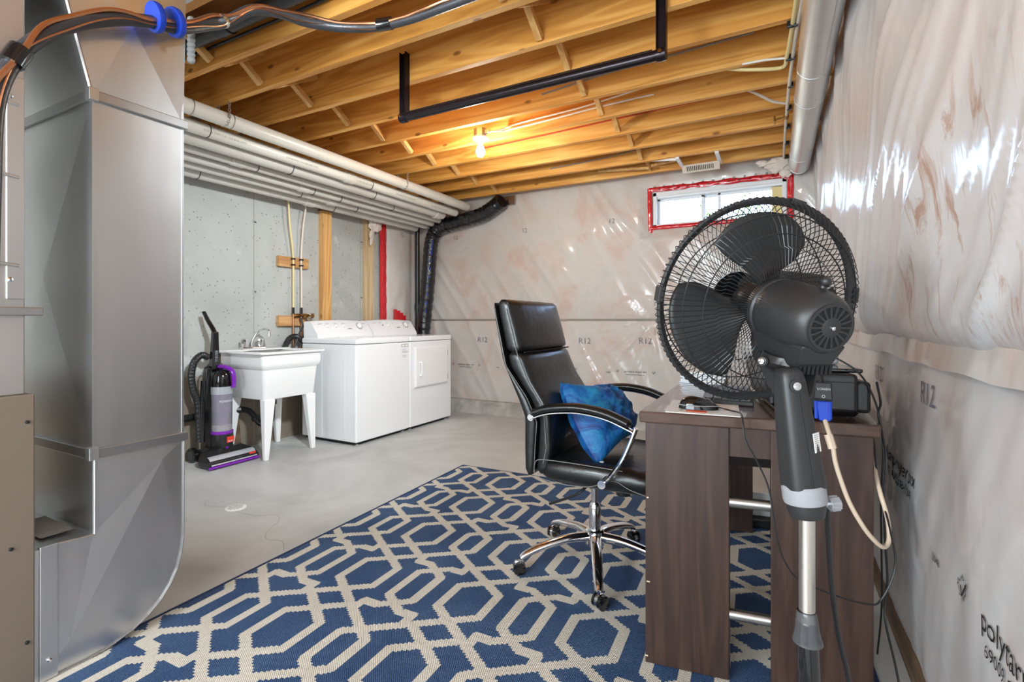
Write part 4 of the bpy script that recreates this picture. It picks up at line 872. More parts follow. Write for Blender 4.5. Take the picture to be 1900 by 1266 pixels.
for (x, y, sx, sy) in ((SX1-0.035, SY0+0.04, -1, 1), (SX1-0.035, SY1-0.04, -1, -1), (SX0+0.035, SY0+0.04, 1, 1), (SX0+0.035, SY1-0.04, 1, -1)):
    w0, w1, d0, d1 = 0.092, 0.036, 0.062, 0.030
    A = [(x, y, 0.462), (x+sx*d0, y, 0.462), (x+sx*d0, y+sy*w0, 0.462), (x, y+sy*w0, 0.462)]; B = [(x, y, 0), (x+sx*d1, y, 0), (x+sx*d1, y+sy*w1, 0), (x, y+sy*w1, 0)]
    ax_ = (x+sx*d0*0.45, y+sy*w0*0.45)
    MB().hexa(B, A).build('leg', M['white_plastic'], t, bevel=0.006)
t = thing('sink_faucet', 'small chrome two handle faucet on the back of the sink', 'faucet', (-3.87, 2.66, 0.832))
MB().box((-3.90, 2.55, 0.832), (-3.85, 2.76, 0.850)).build('base', M['chrome'], t, bevel=0.006)
for y in (2.575, 2.72):
    MB().lathe([(0.020, 0), (0.022, 0.02), (0.028, 0.04), (0.026, 0.065), (0.012, 0.075)], (-3.875, y, 0.848), (0, 0, 1), 10).build('handle', M['chrome'], t, smooth=True, ang=25)
MB().tube(spline([(-3.875, 2.645, 0.84), (-3.873, 2.65, 0.90), (-3.845, 2.68, 0.975), (-3.79, 2.70, 1.0), (-3.745, 2.71, 0.985), (-3.74, 2.71, 0.955)], 6), 0.009, 10).build('spout', M['chrome'], t, smooth=True)
MB().tube([(-3.74, 2.71, 0.96), (-3.74, 2.71, 0.938)], 0.013, 12).build('aerator', M['chrome'], t, smooth=True)
t = thing('drain_trap', 'black plastic trap and drain pipe running along the wall under the sink', 'pipe', (-3.8, 2.2, 0.33))
MB().tube([(XL+0.07, 1.3, 0.318), (XL+0.07, 2.12, 0.338), (XL+0.07, 2.48, 0.345)], 0.028, 14).build('drain_run', M['black'], t, smooth=True)
MB().tube(spline([(XL+0.07, 2.46, 0.345), (-3.86, 2.52, 0.345), (-3.80, 2.57, 0.33), (-3.76, 2.60, 0.27), (-3.73, 2.62, 0.225), (-3.69, 2.645, 0.225), (-3.66, 2.67, 0.27), (-3.655, 2.675, 0.46)], 6), 0.024, 14).build('trap_bend', M['black'], t, smooth=True)
for q, d in (((-3.86, 2.52, 0.345), (0.5, 0.8, 0)), ((-3.655, 2.675, 0.40), (0, 0, 1)), ((-3.76, 2.60, 0.27), (0.3, 0.3, -1))):
    MB().lathe([(0.030, -0.018), (0.034, -0.016), (0.034, 0.016), (0.030, 0.018)], q, d, 12).build('slip_nut', M['black'], t)
# loose board leaning behind the sink
tag(MB().hexa([(XL+0.01, 2.43, 0.0), (XL+0.05, 2.43, 0.0), (XL+0.05, 2.58, 0), (XL+0.01, 2.58, 0)], [(XL+0.005, 2.38, 0.80), (XL+0.023, 2.38, 0.80), (XL+0.023, 2.53, 0.80), (XL+0.005, 2.53, 0.80)]).build('leaning_board', M['wood_base'], bevel=0.002), 'brown board leaning on the wall behind sink and vacuum', 'board')

# washer and dryer
def appliance(name, label, cat, y0, y1, xb, xf, dryer):
    t = thing(name, label, cat, ((xb+xf)/2, (y0+y1)/2, 0), 0, None)
    MB().box((xb, y0, 0.03), (xf, y1, 0.862)).build('body', M['white'], t, bevel=0.010, seg=3)
    if dryer: MB().box((xb, y0, 0.866), (xf+0.004, y1, 0.916)).build('top', M['white'], t, bevel=0.010, seg=3)
    else:
        MB().box((xb, y0-0.002, 0.866), (xf+0.004, y1+0.002, 0.912)).build('top', M['white'], t, bevel=0.010, seg=3)
        MB().box((xb+0.16, y0+0.06, 0.908), (xf-0.015, y1-0.06, 0.918)).build('lid', M['white'], t, bevel=0.006)
    zt_ = 1.062 if not dryer else 1.068; zb_ = 0.905
    xq = xb+0.02
    # console: raked front, gently crowned top
    def con(a, b):
        y = y0+0.004+(y1-y0-0.008)*a; crown = 0.012*math.sin(math.pi*a)
        prof = [(xq, zb_), (xq, zt_-0.01+crown), (xq+0.012, zt_+crown), (xq+0.075, zt_+crown), (xq+0.095, zt_-0.012+crown), (xq+0.172, zb_+0.045), (xq+0.185, zb_+0.006), (xq+0.185, zb_)]
        return prof[int(round(b*7))], y
    mb = MB(); mb.grid(lambda a, b: (con(a, b)[0][0], con(a, b)[1], con(a, b)[0][1]), 16, 7); nn = 17
    mb.f.append(tuple(j*nn for j in range(8))); mb.f.append(tuple(j*nn+16 for j in range(7, -1, -1)))
    mb.build('console', M['white'], t, smooth=True, ang=25)
    d = Vector((0.077, 0, -(zt_-0.012-zb_-0.045))).normalized(); nrm = Vector((-d.z, 0, d.x)); nrm = nrm if nrm.x > 0 else -nrm
    def on(yf, s): return Vector((xq+0.095, y0+(y1-y0)*yf, zt_-0.004))+d*s
    kn = [(0.80, 0.055, 0.036)]
    for yf, s, r_ in kn:
        MB().torus(on(yf, s)+nrm*0.004, nrm, r_, 0.0022, 24, 5).build('dial_ring', M['grey_plastic'], t)
        MB().lathe([(r_*0.78, 0), (r_*0.72, 0.012), (r_*0.3, 0.016)], on(yf, s)+nrm*0.003, nrm, 20).build('dial', M['white_plastic'], t, smooth=True, ang=30)
        MB().obox(on(yf, s)+nrm*0.018, (r_*1.3, 0.007, 0.012), (d, Vector((0, 1, 0)), nrm)).build('dial_grip', M['white_plastic'], t, bevel=0.002)
    for yf in ((0.22, 0.36, 0.50) if not dryer else (0.40,)):
        MB().lathe([(0.017, 0), (0.015, 0.014), (0.006, 0.016)], on(yf, 0.055)+nrm*0.003, nrm, 16).build('knob', M['white_plastic'], t, smooth=True, ang=30)
    if dryer: MB().lathe([(0.008, 0), (0.008, 0.006)], on(0.27, 0.055)+nrm*0.003, nrm, 12).build('start_button', M['cable_grey'], t)
    MB().obox(on(0.60, 0.085)+nrm*0.004, (0.006, 0.05, 0.001), (d, Vector((0, 1, 0)), nrm)).build('name_badge', M['grey_plastic'], t)
    for yf in (0.12, 0.24, 0.38, 0.52, 0.9): MB().obox(on(yf, 0.025)+nrm*0.004, (0.003, 0.04, 0.001), (d, Vector((0, 1, 0)), nrm)).build('marking', M['silver'], t)
    for x in (xb+0.05, xf-0.05):
        for y in (y0+0.05, y1-0.05): MB().lathe([(0.018, 0), (0.018, 0.012), (0.009, 0.014), (0.009, 0.04)], (x, y, 0), (0, 0, 1), 12).build('foot', M['grey_plastic'], t)
    MB().box((xb+0.03, y0+0.02, 0.012), (xf-0.035, y1-0.02, 0.032)).build('underside', M['dark'], t)
    return t
XW = -3.13
t = appliance('washing_machine', 'white top loading washing machine next to the sink', 'washer', 3.082, 3.772, -3.80, XW, False)
for z0, z1, m_ in ((0.815, 0.843, 'cable_grey'), (0.778, 0.800, 'silver'), (0.757, 0.766, 'cable_grey'), (0.70, 0.748, 'silver')):
    pass
MB().box((XW, 3.655, 0.818), (XW+0.0012, 3.752, 0.846)).build('energy_label', M['cable_grey'], t)
MB().box((XW+0.0002, 3.660, 0.823), (XW+0.0016, 3.700, 0.841)).build('label_field', M['paper'], t); MB().box((XW+0.0002, 3.707, 0.823), (XW+0.0016, 3.747, 0.841)).build('label_field', M['paper'], t)
for z, w in ((0.795, 0.05), (0.780, 0.07), (0.765, 0.085), (0.735, 0.06), (0.722, 0.06)): MB().box((XW, 3.665, z), (XW+0.001, 3.665+w, z+0.004 if z != 0.765 else z+0.007)).build('label_line', M['silver'], t)
MB().box((XW-0.14, 3.0805, 0.05), (XW-0.132, 3.083, 0.80)).build('side_rib', M['white'], t)
for x in (XW-0.012, XW-0.41): MB().box((x-0.004, 3.0800, 0.05), (x, 3.0835, 0.85)).build('side_rib', M['white'], t)
t = appliance('clothes_dryer', 'white front loading clothes dryer between washer and flexible duct', 'dryer', 3.780, 4.468, -3.80, XW, True)
MB().box((XW, 3.835, 0.405), (XW+0.016, 4.385, 0.808)).build('door_frame', M['white'], t, bevel=0.014, seg=3)
dr = MB().box((XW+0.012, 3.848, 0.418), (XW+0.022, 4.372, 0.795)).build('door', M['white_plastic'], t, bevel=0.008, seg=3)
MB().tube(spline([(XW+0.02, 3.905, 0.655), (XW+0.04, 3.912, 0.645), (XW+0.04, 3.912, 0.535), (XW+0.02, 3.905, 0.525)], 5), 0.008, 8).build('handle', M['white'], dr, smooth=True)
for z in (0.47, 0.73): MB().box((XW+0.002, 4.392, z-0.03), (XW+0.008, 4.402, z+0.03)).build('hinge', M['silver'], t, bevel=0.002)

# floor drain cover
t = thing('floor_drain', 'round white slotted drain cover in the concrete floor', 'drain cover', (-2.72, 1.757, 0))
MB().lathe([(0.055, 0), (0.055, 0.004), (0.050, 0.006)], (-2.72, 1.757, 0), (0, 0, 1), 28).build('cover', M['white_plastic'], t, smooth=True, ang=30)
mb = MB()
for i in range(-3, 4):
    for j in range(-3, 4):
        if i*i+j*j < 11: mb.lathe([(0.0042, 0), (0.0042, 0.0006)], (-2.72+i*0.012, 1.757+j*0.012, 0.006), (0, 0, 1), 6)
mb.build('drain_holes', M['cable_grey'], t)

# vacuum
vx, vy = -3.70, 2.285
t = thing('upright_vacuum', 'black and purple upright vacuum cleaner standing left of the sink', 'vacuum', (vx, vy, 0))
# head
mb = MB()
loft(mb, [[(x, y, z) for x, y in pts] for z, pts in (
    (0.012, [(-3.545, 2.095), (-3.545, 2.475), (-3.68, 2.475), (-3.72, 2.40), (-3.90, 2.38), (-3.90, 2.19), (-3.72, 2.17), (-3.68, 2.095)]),
    (0.050, [(-3.542, 2.092), (-3.542, 2.478), (-3.68, 2.478), (-3.72, 2.40), (-3.90, 2.38), (-3.90, 2.19), (-3.72, 2.17), (-3.68, 2.092)]),
    (0.085, [(-3.60, 2.105), (-3.60, 2.465), (-3.685, 2.465), (-3.72, 2.39), (-3.88, 2.37), (-3.88, 2.20), (-3.72, 2.18), (-3.685, 2.105)]),
    (0.115, [(-3.66, 2.15), (-3.66, 2.42), (-3.69, 2.42), (-3.72, 2.37), (-3.80, 2.36), (-3.80, 2.21), (-3.72, 2.20), (-3.69, 2.15)]))])
mb.build('floor_head', M['black'], t, bevel=0.006)
MB().grid(lambda a, b: (-3.538-0.070*b-0.0, 2.11+0.35*a, 0.030+0.055*math.sin(b*math.pi/2)+0.006*math.sin(b*math.pi)), 10, 6).build('clear_window', M['silver'], t, smooth=True)
MB().box((-3.548, 2.088, 0.008), (-3.530, 2.482, 0.026)).build('purple_bumper', M['purple'], t, bevel=0.005)
MB().tube([(-3.575, 2.10, 0.045), (-3.575, 2.47, 0.045)], 0.022, 10).build('brush_roll', M['black_gloss'], t)
MB().lathe([(0.018, 0), (0.02, 0.012), (0.010, 0.018)], (-3.66, 2.29, 0.112), (0.3, 0, 1), 14).build('height_knob', M['purple'], t, smooth=True)
MB().box((-3.548, 2.40, 0.050), (-3.544, 2.45, 0.066)).build('badge', M['red_mark'], t)
for y in (2.165, 2.405):
    MB().lathe([(0.052, -0.018), (0.056, -0.012), (0.056, 0.012), (0.052, 0.018)], (-3.875, y, 0.056), (0, 1, 0), 22).build('wheel', M['black_gloss'], t, smooth=True, ang=30)
    MB().lathe([(0.034, -0.020), (0.034, 0.020)], (-3.875, y, 0.056), (0, 1, 0), 18).build('wheel_cap', M['rubber'], t)
# motor base + bin
cx, cy = -3.715, 2.292
MB().lathe([(0.060, 0.085), (0.074, 0.12), (0.078, 0.19), (0.075, 0.215)], (cx, cy, 0), (0, 0, 1), 24).build('motor_base', M['black'], t, smooth=True, ang=50)
MB().box((cx+0.070, cy-0.01, 0.150), (cx+0.082, cy+0.045, 0.195)).build('brand_badge', M['red_mark'], t, bevel=0.003)
lettering('BISSELL', 0.014, lambda u, v: (cx+0.0835, cy+0.018+u, 0.158+v), M['white_print'], t)
MB().lathe([(0.072, 0.212), (0.076, 0.218), (0.076, 0.234), (0.072, 0.238)], (cx, cy, 0), (0, 0, 1), 24).build('bin_ring', M['purple'], t, smooth=True, ang=30)
MB().lathe([(0.068, 0.236), (0.070, 0.40), (0.072, 0.52), (0.070, 0.54)], (cx, cy, 0), (0, 0, 1), 28).build('dust_bin', M['clear'], t, smooth=True, ang=50)
MB().lathe([(0.058, 0.237), (0.060, 0.262), (0.050, 0.275), (0.02, 0.285)], (cx, cy, 0), (0, 0, 1), 14).build('dust', M['fluff'], t, smooth=True)
MB().lathe([(0.026, 0.24), (0.030, 0.36), (0.044, 0.38), (0.044, 0.46), (0.050, 0.53)], (cx, cy, 0), (0, 0, 1), 18).build('cyclone_core', M['lilac'], t, smooth=True, ang=40)
MB().lathe([(0.0735, 0.515), (0.0745, 0.55), (0.0735, 0.575)], (cx, cy, 0), (0, 0, 1), 28).build('bin_collar', M['silver'], t, smooth=True, ang=40)
MB().lathe([(0.074, 0.572), (0.076, 0.60), (0.072, 0.655), (0.055, 0.69), (0.02, 0.70)], (cx, cy, 0), (0, 0, 1), 24).build('bin_lid', M['black_gloss'], t, smooth=True, ang=50)
MB().tube(spline([(cx-0.02, cy-0.01, 0.72), (cx+0.04, cy+0.01, 0.715), (cx+0.082, cy+0.03, 0.685), (cx+0.094, cy+0.035, 0.62), (cx+0.085, cy+0.035, 0.565)], 6), 0.016, 10, flat=(1.0, 1.25)).build('bin_handle', M['purple'], t, smooth=True)
def pf(u, v):
    a = u/0.0725; return (cx+0.0732*math.cos(a+0.15), cy+0.0732*math.sin(a+0.15), 0.455+v)
lettering('POWERFORCE', 0.024, pf, M['white_print'], t, wide=0.85)
# spine, handle, hose, wand
MB().hexa([(-3.83, 2.225, 0.10), (-3.75, 2.225, 0.10), (-3.75, 2.36, 0.10), (-3.83, 2.36, 0.10)], [(-3.82, 2.235, 0.74), (-3.765, 2.235, 0.74), (-3.765, 2.335, 0.74), (-3.82, 2.335, 0.74)]).build('spine', M['black'], t, bevel=0.012)
MB().hexa([(-3.775, 2.225, 0.70), (-3.725, 2.225, 0.70), (-3.725, 2.285, 0.70), (-3.775, 2.285, 0.70)], [(-3.765, 2.238, 0.985), (-3.730, 2.238, 0.985), (-3.730, 2.278, 0.985), (-3.765, 2.278, 0.985)]).build('handle_stem', M['black_gloss'], t, bevel=0.006)
MB().tube([(-3.747, 2.257, 0.975), (-3.765, 2.252, 1.01), (-3.81, 2.24, 1.075), (-3.85, 2.235, 1.135)], [0.019, 0.019, 0.017, 0.015], 10, flat=(0.8, 1.1)).build('handle_grip', M['black_gloss'], t, smooth=True)
lettering('BISSELL', 0.028, lambda u, v: (-3.724, 2.247+v, 0.80-u), M['grey_plastic'], t)
hp = spline([(-3.79, 2.235, 0.79), (-3.80, 2.19, 0.81), (-3.80, 2.135, 0.76), (-3.80, 2.115, 0.66), (-3.80, 2.13, 0.55), (-3.80, 2.16, 0.46), (-3.80, 2.17, 0.30), (-3.80, 2.175, 0.17)], 9)
MB().tube(hp, [0.024+0.002*(i % 2) for i in range(len(hp))], 12).build('suction_hose', M['black'], t)
MB().tube([(-3.78, 2.19, 0.62), (-3.785, 2.185, 0.16)], 0.018, 12).build('wand', M['black_gloss'], t, smooth=True)
MB().tube(spline([(-3.79, 2.225, 0.72), (-3.77, 2.195, 0.70), (-3.765, 2.19, 0.55), (-3.77, 2.205, 0.47), (-3.76, 2.21, 0.60), (-3.77, 2.225, 0.66)], 6), 0.007, 8).build('power_cord', M['cable_black'], t, smooth=True)

# ================================================================== RUG
ro = MB().box((-0.957+0.014, -1.35, 0.0005), (1.303-0.014, 1.506-0.008, 0.009)).build('area_rug', M['rug'], bevel=0.002)
ro.location = (-1.027, 1.580, 0); ro.rotation_euler = (0, 0, R(1.9))
tag(ro, 'blue and cream trellis patterned woven rug under the chair and desk', 'rug')
hm = MB()
for a, b in (((-0.957, -1.35), (-0.943, 1.506)), ((1.289, -1.35), (1.303, 1.506)), ((-0.957, 1.496), (1.303, 1.506))): hm.box((a[0], a[1], 0.0003), (b[0], b[1], 0.010))
h_ = hm.build('rug_hem', M['rug_hem'], ro, local=True, bevel=0.003)

# ================================================================== OFFICE CHAIR
CX, CY = -0.69, 2.06
t = thing('office_chair', 'black leather high back office chair on five chrome castors', 'chair', (CX, CY, 0))
rear = [(-.852, .440), (-.908, .449), (-.913, .56), (-.912, .678), (-.938, .74), (-.964, .805), (-.990, .86), (-1.008, .914), (-1.034, 1.037), (-1.050, 1.138)]
def rx(z):
    pts = [(.449, -.908), (.56, -.913), (.678, -.914), (.74, -.938), (.805, -.966), (.914, -1.008), (1.037, -1.034), (1.16, -1.053)]
    for (a, xa), (b, xb) in zip(pts[:-1], pts[1:]):
        if z <= b: return xa+(xb-xa)*(z-a)/(b-a)
    return pts[-1][1]
def sx(z):
    pts = [(.449, -.856), (.56, -.850), (.663, -.842), (.756, -.886), (.882, -.983), (1.0, -1.010), (1.104, -1.034), (1.16, -1.040)]
    for (a, xa), (b, xb) in zip(pts[:-1], pts[1:]):
        if z <= b: return xa+(xb-xa)*(z-a)/(b-a)
    return pts[-1][1]
def fx(z):
    pts = [(.449, -.80), (.56, -.775), (.70, -.785), (.738, -.800), (.82, -.856), (.930, -.905), (1.048, -.936), (1.154, -.966)]
    for (a, xa), (b, xb) in zip(pts[:-1], pts[1:]):
        if z <= b: return xa+(xb-xa)*(z-a)/(b-a)
    return pts[-1][1]
YC = 2.065; HW = 0.262
def shell(z0, z1, xa, xb, hw, nz_, bulge, name, m, rnd=0.5, crease=()):
    mb = MB(); rings = []
    N_ = 40
    for j in range(nz_+1):
        z = z0+(z1-z0)*j/nz_; e = min(1.0, (min(z-z0, z1-z)+0.002)/0.022); e = math.sqrt(max(0.02, 1-(1-e)**2))
        A = xa(z); B = xb(z); c_ = (A+B)/2; h = (B-A)/2; ringp = []
        for k in range(N_):
            a = 2*math.pi*k/N_; ca, sa = math.cos(a), math.sin(a)
            px = math.copysign(abs(ca)**rnd, ca); py = math.copysign(abs(sa)**0.35, sa)
            bl = 0.0
            if ca > 0: bl = bulge(py, (z-z0)/(z1-z0))
            ringp.append((c_+(h*e)*px+bl*max(0, ca)**0.5*e, YC+hw*py*(0.97+0.03*e), z))
        rings.append(ringp)
    loft(mb, rings)
    return mb.build(name, m, t, smooth=True, ang=75)
shell(0.444, 1.145, rx, lambda z: sx(z), HW, 30, lambda y, s: 0.0, 'back_shell', M['leather'], 0.45)
def wr_(y, s, seed): return 0.010*(1-y*y)*math.sin(math.pi*s)**0.6-0.006*(1-abs(nz(y*5, s*2.0, seed)))**3*math.sin(math.pi*s)
shell(0.938, 1.158, lambda z: sx(z)-0.006, fx, HW-0.006, 16, lambda y, s: 0.016*(1-y*y)*math.sin(math.pi*s)**0.5-0.007*(1-abs(nz(y*6, s*0.8, 3)))**3*s, 'headrest_cushion', M['leather'], 0.42)
shell(0.455, 0.940, lambda z: sx(z)-0.006, fx, HW-0.006, 30, lambda y, s: wr_(y, s, 6), 'back_cushion', M['leather'], 0.42)
for sgn in (-1, 1):
    y = YC+sgn*(HW+0.002)
    MB().tube([(sx(z)-0.004, YC+sgn*HW*1.0, z) for z in [0.46+0.02*i for i in range(34)]], 0.0014, 5).build('stitching', M['stitch'], t)
    MB().tube([(fx(z)-0.030, YC+sgn*(HW-0.002), z) for z in [0.50+0.02*i for i in range(32)]], 0.0016, 5).build('piping', M['stitch'], t)
MB().tube([(fx(0.939)+0.001-0.004*abs(y/.25)**3, YC+y, 0.939) for y in [-0.245+0.035*i for i in range(15)]], 0.003, 5).build('headrest_seam', M['dark'], t)
# seat
mb = MB(); rings = []
for (z, e) in ((0.418, 0.06), (0.424, 0.03), (0.445, 0.006), (0.470, 0.0), (0.500, 0.004), (0.516, 0.018), (0.524, 0.045)):
    n_ = 44; rg_ = []
    for k in range(n_):
        a = 2*math.pi*k/n_; ca, sa = math.cos(a), math.sin(a); px = math.copysign(abs(ca)**0.32, ca); py = math.copysign(abs(sa)**0.32, sa)
        zz = z-(0.03*max(0, px-0.35) if z > 0.49 else 0)+(0.012*nz(px*2, py*3, 4) if z > 0.51 else 0)
        rg_.append((-0.60+(0.262-e)*px, YC+(0.266-e)*py, zz))
    rings.append(rg_)
loft(mb, rings); mb.build('seat_cushion', M['leather'], t, smooth=True, ang=75)
for sgn in (-1, 1):
    q = [(-0.852, 0.45), (-0.80, 0.437), (-0.70, 0.432), (-0.62, 0.440), (-0.555, 0.468), (-0.52, 0.474), (-0.47, 0.452), (-0.40, 0.436)]
    MB().tube(spline([(x, YC+sgn*0.268, z) for x, z in q], 4), 0.0015, 5).build('stitching', M['stitch'], t)
    MB().tube(spline([(-0.86, YC+sgn*0.255, 0.455), (-0.857, YC+sgn*0.255, 0.495), (-0.83, YC+sgn*0.255, 0.512), (-0.70, YC+sgn*0.258, 0.516), (-0.5, YC+sgn*0.256, 0.512)], 4), 0.0018, 5).build('piping', M['stitch'], t)
MB().box((-0.80, YC-0.13, 0.385), (-0.50, YC+0.13, 0.425)).build('tilt_plate', M['black'], t, bevel=0.01)
# arms
for sgn, yo in ((-1, 1.745), (1, 2.415)):
    pad = spline([(-0.842, yo, 0.708), (-0.77, yo, 0.733), (-0.674, yo, 0.746), (-0.60, yo, 0.743), (-0.53, yo, 0.730), (-0.450, yo, 0.700)], 7)
    MB().tube(pad, [0.012]+[0.021]*(len(pad)-2)+[0.010], 14, flat=(0.72, 1.25)).build('arm_pad', M['leather'], t, smooth=True)
    lo_ = [p+Vector((0, 0, -0.020)) for p in pad]
    MB().tube(lo_+[Vector((-0.437, yo, 0.672))], 0.010, 10, flat=(0.55, 1.7)).build('arm_rail', M['chrome'], t, smooth=True)
    MB().tube(spline([(-0.434, yo, 0.690), (-0.450, yo, 0.645), (-0.480, yo, 0.575), (-0.520, yo-sgn*0.004, 0.515), (-0.560, yo-sgn*0.012, 0.468)], 6), 0.011, 10, flat=(0.8, 1.5)).build('arm_post', M['chrome'], t, smooth=True)
    yi = YC+sgn*0.262
    MB().tube([(-0.556, yi-sgn*0.02, 0.475), (-0.556, yo+sgn*0.012, 0.475)], 0.015, 14).build('arm_bolt', M['chrome'], t, smooth=True, ang=30)
    MB().tube([(-0.842, yi-sgn*0.02, 0.693), (-0.842, yo+sgn*0.010, 0.693)], 0.013, 14).build('arm_bolt', M['chrome'], t, smooth=True, ang=30)
# gas lift, base, castors
MB().lathe([(0.0145, 0.28), (0.0145, 0.39)], (CX, CY, 0), (0, 0, 1), 18).build('gas_lift', M['chrome'], t, smooth=True, ang=30)
MB().lathe([(0.025, 0.13), (0.025, 0.262), (0.021, 0.275), (0.016, 0.285)], (CX, CY, 0), (0, 0, 1), 20).build('lift_sleeve', M['chrome'], t, smooth=True, ang=30)
MB().lathe([(0.040, 0.105), (0.040, 0.165), (0.034, 0.172)], (CX, CY, 0), (0, 0, 1), 22).build('base_hub', M['chrome'], t, smooth=True, ang=30)
MB().lathe([(0.030, 0.345), (0.033, 0.39)], (CX+0.13, CY-0.02, 0), (0, 0, 1), 18).build('tension_knob', M['black'], t)
MB().tube(spline([(-0.69, 1.98, 0.385), (-0.72, 1.95, 0.355), (-0.76, 1.95, 0.330), (-0.854, 1.95, 0.285)], 5), 0.006, 8).build('height_lever', M['cable_black'], t, smooth=True)
for k in range(5):
    a = R(-69+72*k); d = Vector((math.cos(a), math.sin(a), 0)); o = Vector((CX, CY, 0))
    q = spline([o+d*0.025+Vector((0, 0, 0.142)), o+d*0.12+Vector((0, 0, 0.138)), o+d*0.24+Vector((0, 0, 0.112)), o+d*0.305+Vector((0, 0, 0.088)), o+d*0.325+Vector((0, 0, 0.074))], 5)
    MB().tube(q, [0.026-0.011*i/(len(q)-1) for i in range(len(q))], 12, flat=(0.75, 1.0)).build('base_leg', M['chrome'], t, smooth=True)
    s_ = Vector((-d.y, d.x, 0)); c_ = o+d*0.325+Vector((0, 0, 0.036)); sw = R(40+55*k); sd = Vector((math.cos(sw+a), math.sin(sw+a), 0)); c_ += Vector((-sd.y, sd.x, 0))*0.008
    cs = MB()
    for off in (-0.013, 0.013): cs.lathe([(0.020, -0.010), (0.0265, -0.008), (0.0265, 0.008), (0.020, 0.010)], c_+sd*off, sd, 22)
    w = cs.build('castor', M['black_gloss'], t, smooth=True, ang=30)
    MB().lathe([(0.0275, -0.006), (0.0275, 0.006)], c_+Vector((0, 0, 0.0015)), sd, 18).build('castor_hood', M['chrome'], w, smooth=True, ang=30)
    MB().tube([o+d*0.325+Vector((0, 0, 0.05)), o+d*0.325+Vector((0, 0, 0.085))], 0.006, 8).build('castor_stem', M['chrome'], w)

# blue cushion leaning on the chair back
TL, TR, BL, BR = Vector((-0.795, 1.945, 0.812)), Vector((-0.752, 2.275, 0.770)), Vector((-0.600, 1.865, 0.512)), Vector((-0.555, 2.225, 0.570))
def cush(side):
    N = (TR-TL).cross(BL-TL).normalized(); N = N if N.x > 0 else -N
    def f(a, b):
        u, v = 2*a-1, 2*b-1
        pin = 0.10*(1-abs(u)*abs(u))*(abs(v)**3); pin2 = 0.10*(1-v*v)*abs(u)**3
        a2 = 0.5+0.5*u*(1+(0.14 if u < 0 else -0.10)*(1-v*v)*abs(u)**2); b2 = 0.5+0.5*v*(1-(0.36 if v < 0 else 0.10)*(1-u*u)**1.5*abs(v)**2)
        p = TL.lerp(TR, a2).lerp(BL.lerp(BR, a2), b2)
        th = 0.105*((1-u*u)*(1-v*v))**0.42
        wv_ = 0.020*(1-abs(nz(u*2.2+v*1.4, v*1.5-u, 2.2+side)))**2*min(1, 6*(1-abs(u))*(1-abs(v)))+0.006*nz(u*6, v*6, 3)*(1-u*u)*(1-v*v)
        return p+N*(side*th+wv_*1.6-0.01)
    return f
mb = MB(); mb.grid(cush(1), 36, 36); mb.grid(cush(-0.8), 36, 36)
co = mb.build('cushion', M['velvet'], smooth=True, ang=80)
tag(co, 'blue crushed velvet cushion slumped on the black leather seat', 'cushion')
MB().box((-0.606, 1.866, 0.502), (-0.592, 1.880, 0.520)).build('cushion_tag', M['paper'], co)

# ================================================================== DESK
DA = R(8.5); dx_, dy_ = math.cos(DA), math.sin(DA)
def D(s, yb, z): return Vector((-0.357+dx_*s-0.010*yb, 1.552+dy_*s+yb*0.9997, z))   # s along front, yb back from front
def dbox(mb, s0, s1, y0, y1, z0, z1):
    return mb.hexa([D(s0, y0, z0), D(s1, y0, z0), D(s1, y1, z0), D(s0, y1, z0)], [D(s0, y0, z1), D(s1, y0, z1), D(s1, y1, z1), D(s0, y1, z1)])
ZD = 0.788
t = thing('desk', 'dark brown wood grain desk with a gap between two end planks', 'desk', tuple(D(0.3, 0.5, 0)))
DL = 1.22
dbox(MB(), -0.018, 0.614, -0.004, DL, ZD-0.034, ZD).build('desktop', M['desk_top'], t, bevel=0.004)
for (y0, y1, zz_) in ((0.0, 0.045, .239), (DL-0.07, DL-0.025, .27)):
    dbox(MB(), 0.0, zz_, y0, y1, 0.010, ZD-0.034).build('end_plank', M['desk'], t, bevel=0.003)
    dbox(MB(), 0.3485, 0.598, y0, y1, 0.010, ZD-0.034).build('end_plank', M['desk'], t, bevel=0.003)
dbox(MB(), 0.20, 0.39, 0.012, 0.03, 0.668, ZD-0.034).build('apron', M['desk'], t)
dbox(MB(), 0.02, 0.58, DL-0.10, DL-0.08, 0.35, ZD-0.034).build('far_panel', M['dark_panel'], t)
dbox(MB(), 0.40, 0.415, 0.06, DL-0.09, 0.42, ZD-0.034).build('side_panel', M['dark_panel'], t)
for z in (0.530, 0.196): MB().tube([D(0.225, 0.022, z), D(0.36, 0.022, z)], 0.0155, 16).build('spacer_rail', M['satin'], t, smooth=True)
for s, z, w in ((0.004, 0.52, 0.006), (0.004, 0.26, 0.010), (0.0, 0.03, 0.008)): dbox(MB(), s, s+w, -0.0006, 0.001, z, z+0.004).build('chipped_edge', M['cable_cream'], t)
def on_desk(x0, x1, y0, y1, z0, h, rot=0.0):
    c = Vector(((x0+x1)/2, (y0+y1)/2, z0+h/2)); X = Vector((math.cos(rot), math.sin(rot), 0)); Y = Vector((-math.sin(rot), math.cos(rot), 0))
    return MB().obox(c, (x1-x0, y1-y0, h), (X, Y, Vector((0, 0, 1))))
